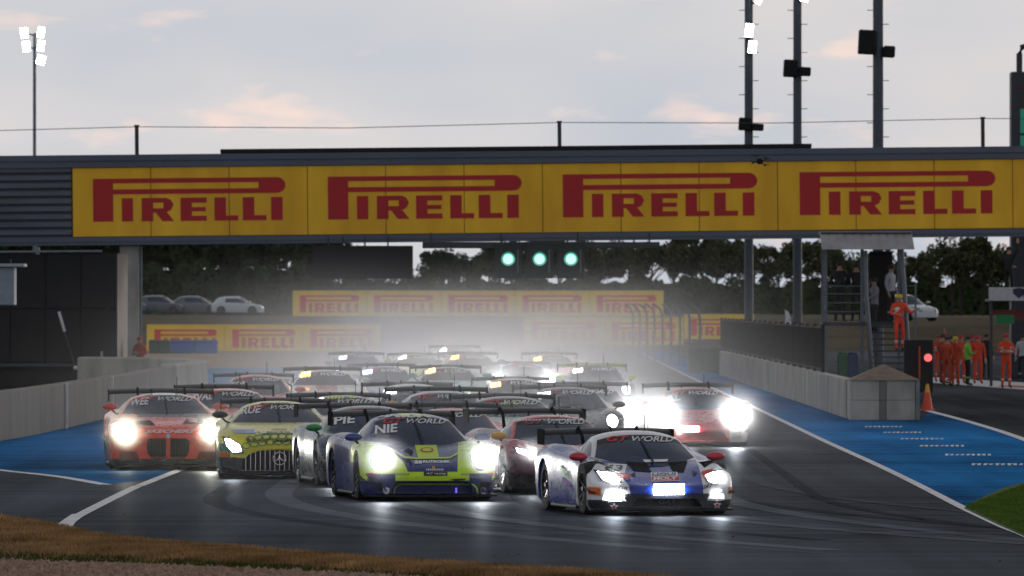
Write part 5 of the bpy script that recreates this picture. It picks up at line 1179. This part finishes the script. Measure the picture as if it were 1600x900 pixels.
person(on(1598, 596), -.2, 'stand', 'person in white shirt and black trousers at the pit lane edge', (.5, .5, .55), lower=(.012, .012, .02), stripe=False)
YS = 262.0; FZs = CH - (503 - HY) * YS / FPX
stp = lambda px, dy, z: Vector(((px - CX) * (YS + dy) / FPX, YS + dy, z))
person(stp(1405, -.62, 1.44), .15, 'stairs', 'marshal in bright orange suit and yellow cap coming down the stairs', (.75, .06, .02), cap=(.6, .45, .02), scale=1.0)
person(stp(1312, .7, FZs), 2.9, 'lean', 'broad dark figure with helmet at the stand rail', (.008, .008, .01), stripe=False, scale=1.05)
person(stp(1338, .8, FZs), 3.3, 'lean', 'slimmer dark figure next to the helmeted one on the stand', (.009, .009, .012), stripe=False, scale=1.02)
person(stp(1366, 1.4, FZs - .4), -1.2, 'lean', 'person in pale grey shirt working on the timing stand', (.25, .25, .3), lower=(.02, .02, .03), stripe=False)
person(stp(1392, 1.7, FZs), 1.0, 'stand', 'person in white shirt at the back of the timing stand', (.4, .4, .45), lower=(.012, .012, .016), stripe=False)
person(Vector((A(1577, 0, 301).x, 301.2, CH - (467 - HY) * 301 / FPX)), 2.5, 'raised', 'dark figure standing on the camera platform', (.008, .009, .012), stripe=False, scale=1.05)
person(Vector((-12.95, 297, 0)), -.5, 'folded', 'marshal in red overalls behind the flared barrier', (.6, .05, .02), cap=(.55, .05, .03), stripe=False)

# ------------------------------------------------------------ parked cars beyond
def parked(px, py, Y, yaw, c, label):
    sh = shape('hatch'); p = A(px, py, Y)
    r = race_car('hatch', p, yaw, label, livery('parked_%d_%d_%d' % tuple(int(v * 100) for v in c), c, [], .3), c, strip_txt=False, detail=0, group='cars parked on the far bank', lens=mat('clear_lamp', (.5, .52, .55), rough=.1, var=.1), antenna=False)
    r['root'].name = 'parked_car'; r['root']['category'] = 'car'
parked(232, 489, 690, 80, (.05, .16, .2), 'teal parked car at the edge of the bridge pier')
parked(290, 490, 690, 78, (.06, .08, .1), 'dark blue parked car between the teal and the silver one')
parked(348, 491, 690, 82, (.07, .09, .12), 'slate grey parked car beside the silver one')
parked(412, 492, 680, 84, (.5, .56, .6), 'silver parked car nearest the raised yellow boards')
parked(1452, 502, 470, 38, (.5, .53, .58), 'white hatchback parked beyond the timing stand')
for o in [o for o in bpy.data.objects if o.name.startswith('parked_car')]: pass

# small white feather flag behind fence
p = A(1226, 493, 420); t = tag(empty('feather_flag', (p.x, p.y, 1.5)), 'small white feather flag with a red mark behind the pit wall', 'flag')
MB().tube([(0, 0, -1.5), (0, 0, 1.2)], .02, 6).build('pole', dark_steel, t)
MB().add([(0, 0, .05), (.28, .0, .15), (.33, .03, .6), (.2, .05, 1.0), (0, 0, 1.15), (0, .012, .05), (.28, .012, .15), (.33, .042, .6), (.2, .062, 1.0), (0, .012, 1.15)], [(0, 1, 2, 3, 4), (9, 8, 7, 6, 5)]).build('cloth', mat('flag_white', (.6, .58, .6), var=.1), t)

# ------------------------------------------------------------ vegetation
leaf_d = mat('leaves_dark', (.034, .05, .022), rough=.8, var=.5, scale=.6, spec=.1); leaf_g = mat('leaves_olive', (.065, .075, .035), rough=.8, var=.5, scale=.6, spec=.1)
bark = mat('bark', (.03, .024, .018), rough=.95, var=.3)
def tree_meshes(seed, h, rad, nl):
    r = random.Random(seed); mb = MB(); limbs = []
    mb.tube([(0, 0, 0), (r.uniform(-.1, .1), 0, h * .3), (r.uniform(-.3, .3), r.uniform(-.3, .3), h * .75)], [.22, .16, .06], 8)
    cl = []
    for k in range(13):
        a = r.uniform(0, 6.28); z0 = h * r.uniform(.22, .6); e = Vector((math.cos(a) * rad * r.uniform(.5, 1), math.sin(a) * rad * r.uniform(.5, 1), z0 + h * r.uniform(.12, .38)))
        mb.tube([(0, 0, z0), e * .55 + Vector((0, 0, z0 * .45)), e], [.07, .045, .02], 5); cl.append((e, r.uniform(.5, 1.15) * rad * .42))
    for k in range(7): cl.append((Vector((r.uniform(-.5, .5) * rad, r.uniform(-.5, .5) * rad, h * r.uniform(.72, .97))), rad * r.uniform(.25, .42)))
    lv = MB()
    for k in range(nl):
        c, q = r.choice(cl); d = Vector((r.gauss(0, 1), r.gauss(0, 1), r.gauss(0, .8))).normalized() * q * (r.random() ** .45); p = c + d; s = r.uniform(.14, .30)
        u = Vector((r.uniform(-1, 1), r.uniform(-1, 1), r.uniform(-1, 1))).normalized(); v = u.cross(Vector((r.uniform(-1, 1), r.uniform(-1, 1), r.uniform(-1, 1)))).normalized()
        lv.add([p - u * s, p + v * s * .6, p + u * s, p - v * s * .6], [(0, 1, 2, 3)])
    return mb.mesh('trunk', [bark]), lv.mesh('crown', [leaf_d])
TM = [tree_meshes(i, 8 + i % 2, 2.6 + .3 * (i % 3), 3000) for i in range(5)]
tl = ['dark leafy tree with a broad crown beyond the bank', 'loose airy tree beyond the bank showing sky between its leaves']
def tree(px, top, Y, k, label, grp='trees beyond the bank', olive=False):
    p = A(px, 0, Y); h = CH - (top - HY) * Y / FPX - 1.9; t = tag(empty('tree', (p.x, Y, 1.9), rnd.uniform(0, 6)), label, 'tree', grp); s = h / (8 + k % 2); t.scale = (s * rnd.uniform(.85, 1.15), s * rnd.uniform(.85, 1.15), s)
    link('trunk', TM[k][0], t); c = link('crown', TM[k][1], t)
    if olive: c.material_slots[0].link = 'OBJECT'; c.material_slots[0].material = leaf_g
for i, px in enumerate(range(-60, 500, 24)): tree(px + rnd.uniform(-9, 9), rnd.uniform(318, 362), 800 + (i % 3) * 14, i % 5, 'dark tree in the dense row seen left under the bridge', 'dense tree row on the left')
for i, px in enumerate(range(500, 800, 38)): tree(px + rnd.uniform(-8, 8), rnd.uniform(392, 424), 860 + (i % 3) * 14, i % 5, 'low dark tree in the dip behind the start lights', 'low trees behind the start lights')
for i, px in enumerate(range(775, 1240, 34)): tree(px + rnd.uniform(-8, 8), rnd.uniform(362, 392), 800 + (i % 3) * 14, i % 5, 'olive tree between the start lights and the timing stand', 'olive trees right of the start lights', True)
for i, px in enumerate((1262, 1290, 1318, 1350, 1385, 1436, 1452)): tree(px, (380, 372, 395, 400, 392, 398, 410)[i], 800 + (i % 2) * 20, i % 5, 'olive tree rising behind the timing stand', 'olive trees behind the timing stand', True)
for i, px in enumerate((1488, 1502, 1536, 1548, 1592, 1612)): tree(px, (388, 372, 374, 400, 388, 384)[i], 690 + (i % 2) * 20, (i + 1) % 5, 'lone-standing tree against the sky above the marshals', 'trees above the marshals', True)
def hedge(px0, px1, top, Y, seed, label):
    r = random.Random(seed); x0, x1 = A(px0, 0, Y).x, A(px1, 0, Y).x; h = CH - (top - HY) * Y / FPX - 1.8; t = tag(empty('hedge', ((x0 + x1) / 2, Y, 1.8)), label, 'hedge'); L = x1 - x0; lv = MB()
    for k in range(int(L * 220)):
        x = r.uniform(-L / 2, L / 2); z = h * r.random() ** .8 * (.86 + .1 * math.sin(x * 1.3) + .06 * math.sin(x * 3.1)); p = Vector((x, r.uniform(-.6, .6), z)); s = r.uniform(.14, .32)
        u = Vector((r.uniform(-1, 1), r.uniform(-.4, .4), r.uniform(-1, 1))).normalized(); v = u.cross(Vector((r.uniform(-.5, .5), 1, r.uniform(-.5, .5)))).normalized(); lv.add([p - u * s, p + v * s * .7, p + u * s, p - v * s * .7], [(0, 1, 2, 3)])
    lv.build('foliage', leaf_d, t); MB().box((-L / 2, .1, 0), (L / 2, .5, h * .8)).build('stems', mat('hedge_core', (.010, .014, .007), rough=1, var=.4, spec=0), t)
hedge(-80, 480, 404, 745, 1, 'long dark hedge behind the parked cars on the left')
hedge(480, 1130, 430, 745, 2, 'long dark hedge above the raised yellow boards')
hedge(1130, 1680, 437, 745, 3, 'long dark hedge behind the timing stand and marshals')
# grass blades on the verge and patch, loose stones on the gravel
def blades(name, label, n_, fn, h0, h1, m, seed):
    r = random.Random(seed); mb = MB()
    for k in range(n_):
        p = fn(r); h = r.uniform(h0, h1); a = r.uniform(0, 6.28); w_ = r.uniform(.006, .014); dx, dy = math.cos(a) * w_, math.sin(a) * w_; lx, ly = r.uniform(-.5, .5) * h, r.uniform(-.5, .5) * h
        mb.add([(p[0] - dx, p[1] - dy, p[2]), (p[0] + dx, p[1] + dy, p[2]), (p[0] + lx, p[1] + ly, p[2] + h)], [(0, 1, 2)])
    return tag(mb.build(name, m), label, 'grass', kind='stuff')
def vf(r, t0=0.02, t1=.98):
    i = r.uniform(0, len(near) - 1.01); k = int(i); f_ = i - k; a = near[k].lerp(near[k + 1], f_); b = vo[k].lerp(vo[k + 1], f_); t = r.uniform(t0, t1); p = a.lerp(b, t)
    return (p.x, p.y, (.03 if t < .75 else .03 - .15 * (t - .75) / .25))
straw = mat('straw_blades', (.30, .18, .08), rough=.9, var=.6, scale=.9, spec=.1); greenb = mat('green_blades', (.04, .07, .015), rough=.9, var=.4, scale=2, spec=.1)
blades('dry_grass', 'short dry brown grass along the near track edge', 60000, vf, .02, .07, straw, 1)
blades('green_grass', 'darker green grass strip along the gravel edge', 12000, lambda r: vf(r, .86, 1.0), .03, .08, greenb, 2)
def gf(r):
    while True:
        px, py = r.uniform(1500, 1640), r.uniform(745, 850); e = 745 + (1640 - px) * .36; lo = 790 + (px - 1503) * .47
        if py > e and py < lo: p = G(px, py); return (p.x, p.y, .01)
blades('lawn_grass', 'short green grass on the corner patch at the right', 22000, gf, .015, .05, mat('lawn_blades', (.09, .16, .025), rough=.9, var=.4, scale=2, spec=.1), 3)
r = random.Random(5); mb = MB()
for k in range(9000):
    px = r.uniform(-60, 1000); py = 868 + px * .035 + r.uniform(2, 60); p = G(px, py); s = r.uniform(.018, .05)
    o_ = [Vector((r.uniform(-1, 1), r.uniform(-1, 1), r.uniform(.1, 1))) * s for _ in range(5)]
    mb.add([Vector((p.x, p.y, -.045)) + Vector(q) for q in ((-s, -s * .7, 0), (s, -s * .6, 0), (s * .8, s * .8, 0), (-s * .7, s, 0), (o_[0].x * .4, o_[0].y * .4, s * 1.1))], [(0, 1, 4), (1, 2, 4), (2, 3, 4), (3, 0, 4)])
tag(mb.build('gravel_stones', mat('stones', (.30, .20, .15), rough=.9, var=.5, scale=9)), 'loose pinkish gravel stones in the foreground', 'gravel', kind='stuff')
r = random.Random(9); mb = MB()
for k in range(80):
    px, py = r.uniform(0, 1600), r.uniform(700, 880); p = G(px, py); s = r.uniform(.006, .02)
    if -5.5 < p.x < 6.3: mb.add([p + Vector(q) for q in ((-s, -s, 0), (s * 1.4, -s, 0), (s, s * 2, 0), (-s, s, 0), (0, 0, s * .9))], [(0, 1, 4), (1, 2, 4), (2, 3, 4), (3, 0, 4)])
tag(mb.build('rubber_debris', tyre_m), 'small black rubber crumbs scattered on the track', 'debris', kind='stuff')

# ------------------------------------------------------------ spray hanging over the pack
X0, X1, Y0, Y1, Z1 = -14.0, 13.0, 100.0, 508.0, 7.5
o = MB().box((X0, Y0, .02), (X1, Y1, Z1)).build('tyre_spray', None if False else [bpy.data.materials.new('spray')])
m = o.data.materials[0]; m.use_nodes = True; t = m.node_tree; t.nodes.clear()
ou = t.nodes.new('ShaderNodeOutputMaterial'); pv = t.nodes.new('ShaderNodeVolumePrincipled'); pv.inputs['Color'].default_value = (.92, .95, 1.0, 1); pv.inputs['Anisotropy'].default_value = .72
t.links.new(pv.outputs[0], ou.inputs['Volume'])
g = t.nodes.new('ShaderNodeTexCoord'); s3 = t.nodes.new('ShaderNodeSeparateXYZ'); t.links.new(g.outputs['Object'], s3.inputs[0])
def mr(src, a, b, c_, d, smooth=True):
    n_ = t.nodes.new('ShaderNodeMapRange'); n_.interpolation_type = 'SMOOTHSTEP' if smooth else 'LINEAR'; n_.inputs[1].default_value = a; n_.inputs[2].default_value = b; n_.inputs[3].default_value = c_; n_.inputs[4].default_value = d; t.links.new(src, n_.inputs[0]); return n_.outputs[0]
def mul(a, b, op='MULTIPLY'):
    n_ = t.nodes.new('ShaderNodeMath'); n_.operation = op
    for i, q in enumerate((a, b)):
        if isinstance(q, (int, float)): n_.inputs[i].default_value = q
        else: t.links.new(q, n_.inputs[i])
    return n_.outputs[0]
ny = mul(mr(s3.outputs[1], 104, 130, 0, .0010), mul(mr(s3.outputs[1], 140, 205, 0, .0052), mr(s3.outputs[1], 190, 290, 0, .0082), 'ADD'), 'ADD')
fy = mr(s3.outputs[1], 380, 506, 1, 0)
lx_ = mul(mr(s3.outputs[0], -11, -4, 0, 1), mr(s3.outputs[0], 2.0, 7.8, 1, 0))
hz = mul(mr(s3.outputs[2], .5, 5.2, 1, 0), mr(s3.outputs[2], .5, 5.2, 1, 0))
mp = t.nodes.new('ShaderNodeMapping'); mp.inputs['Scale'].default_value = (.24, .07, .5); t.links.new(g.outputs['Object'], mp.inputs[0])
nz = t.nodes.new('ShaderNodeTexNoise'); nz.inputs['Scale'].default_value = 1; nz.inputs['Detail'].default_value = 3; t.links.new(mp.outputs[0], nz.inputs[0])
dn = mul(mul(mul(ny, fy), mul(lx_, hz)), mr(nz.outputs[0], .34, .68, .2, 1.8))
t.links.new(dn, pv.inputs['Density'])
m.cycles.volume_sampling = 'MULTIPLE_IMPORTANCE'
tag(o, 'pale tyre spray hanging over the pack of cars', 'spray', kind='stuff')
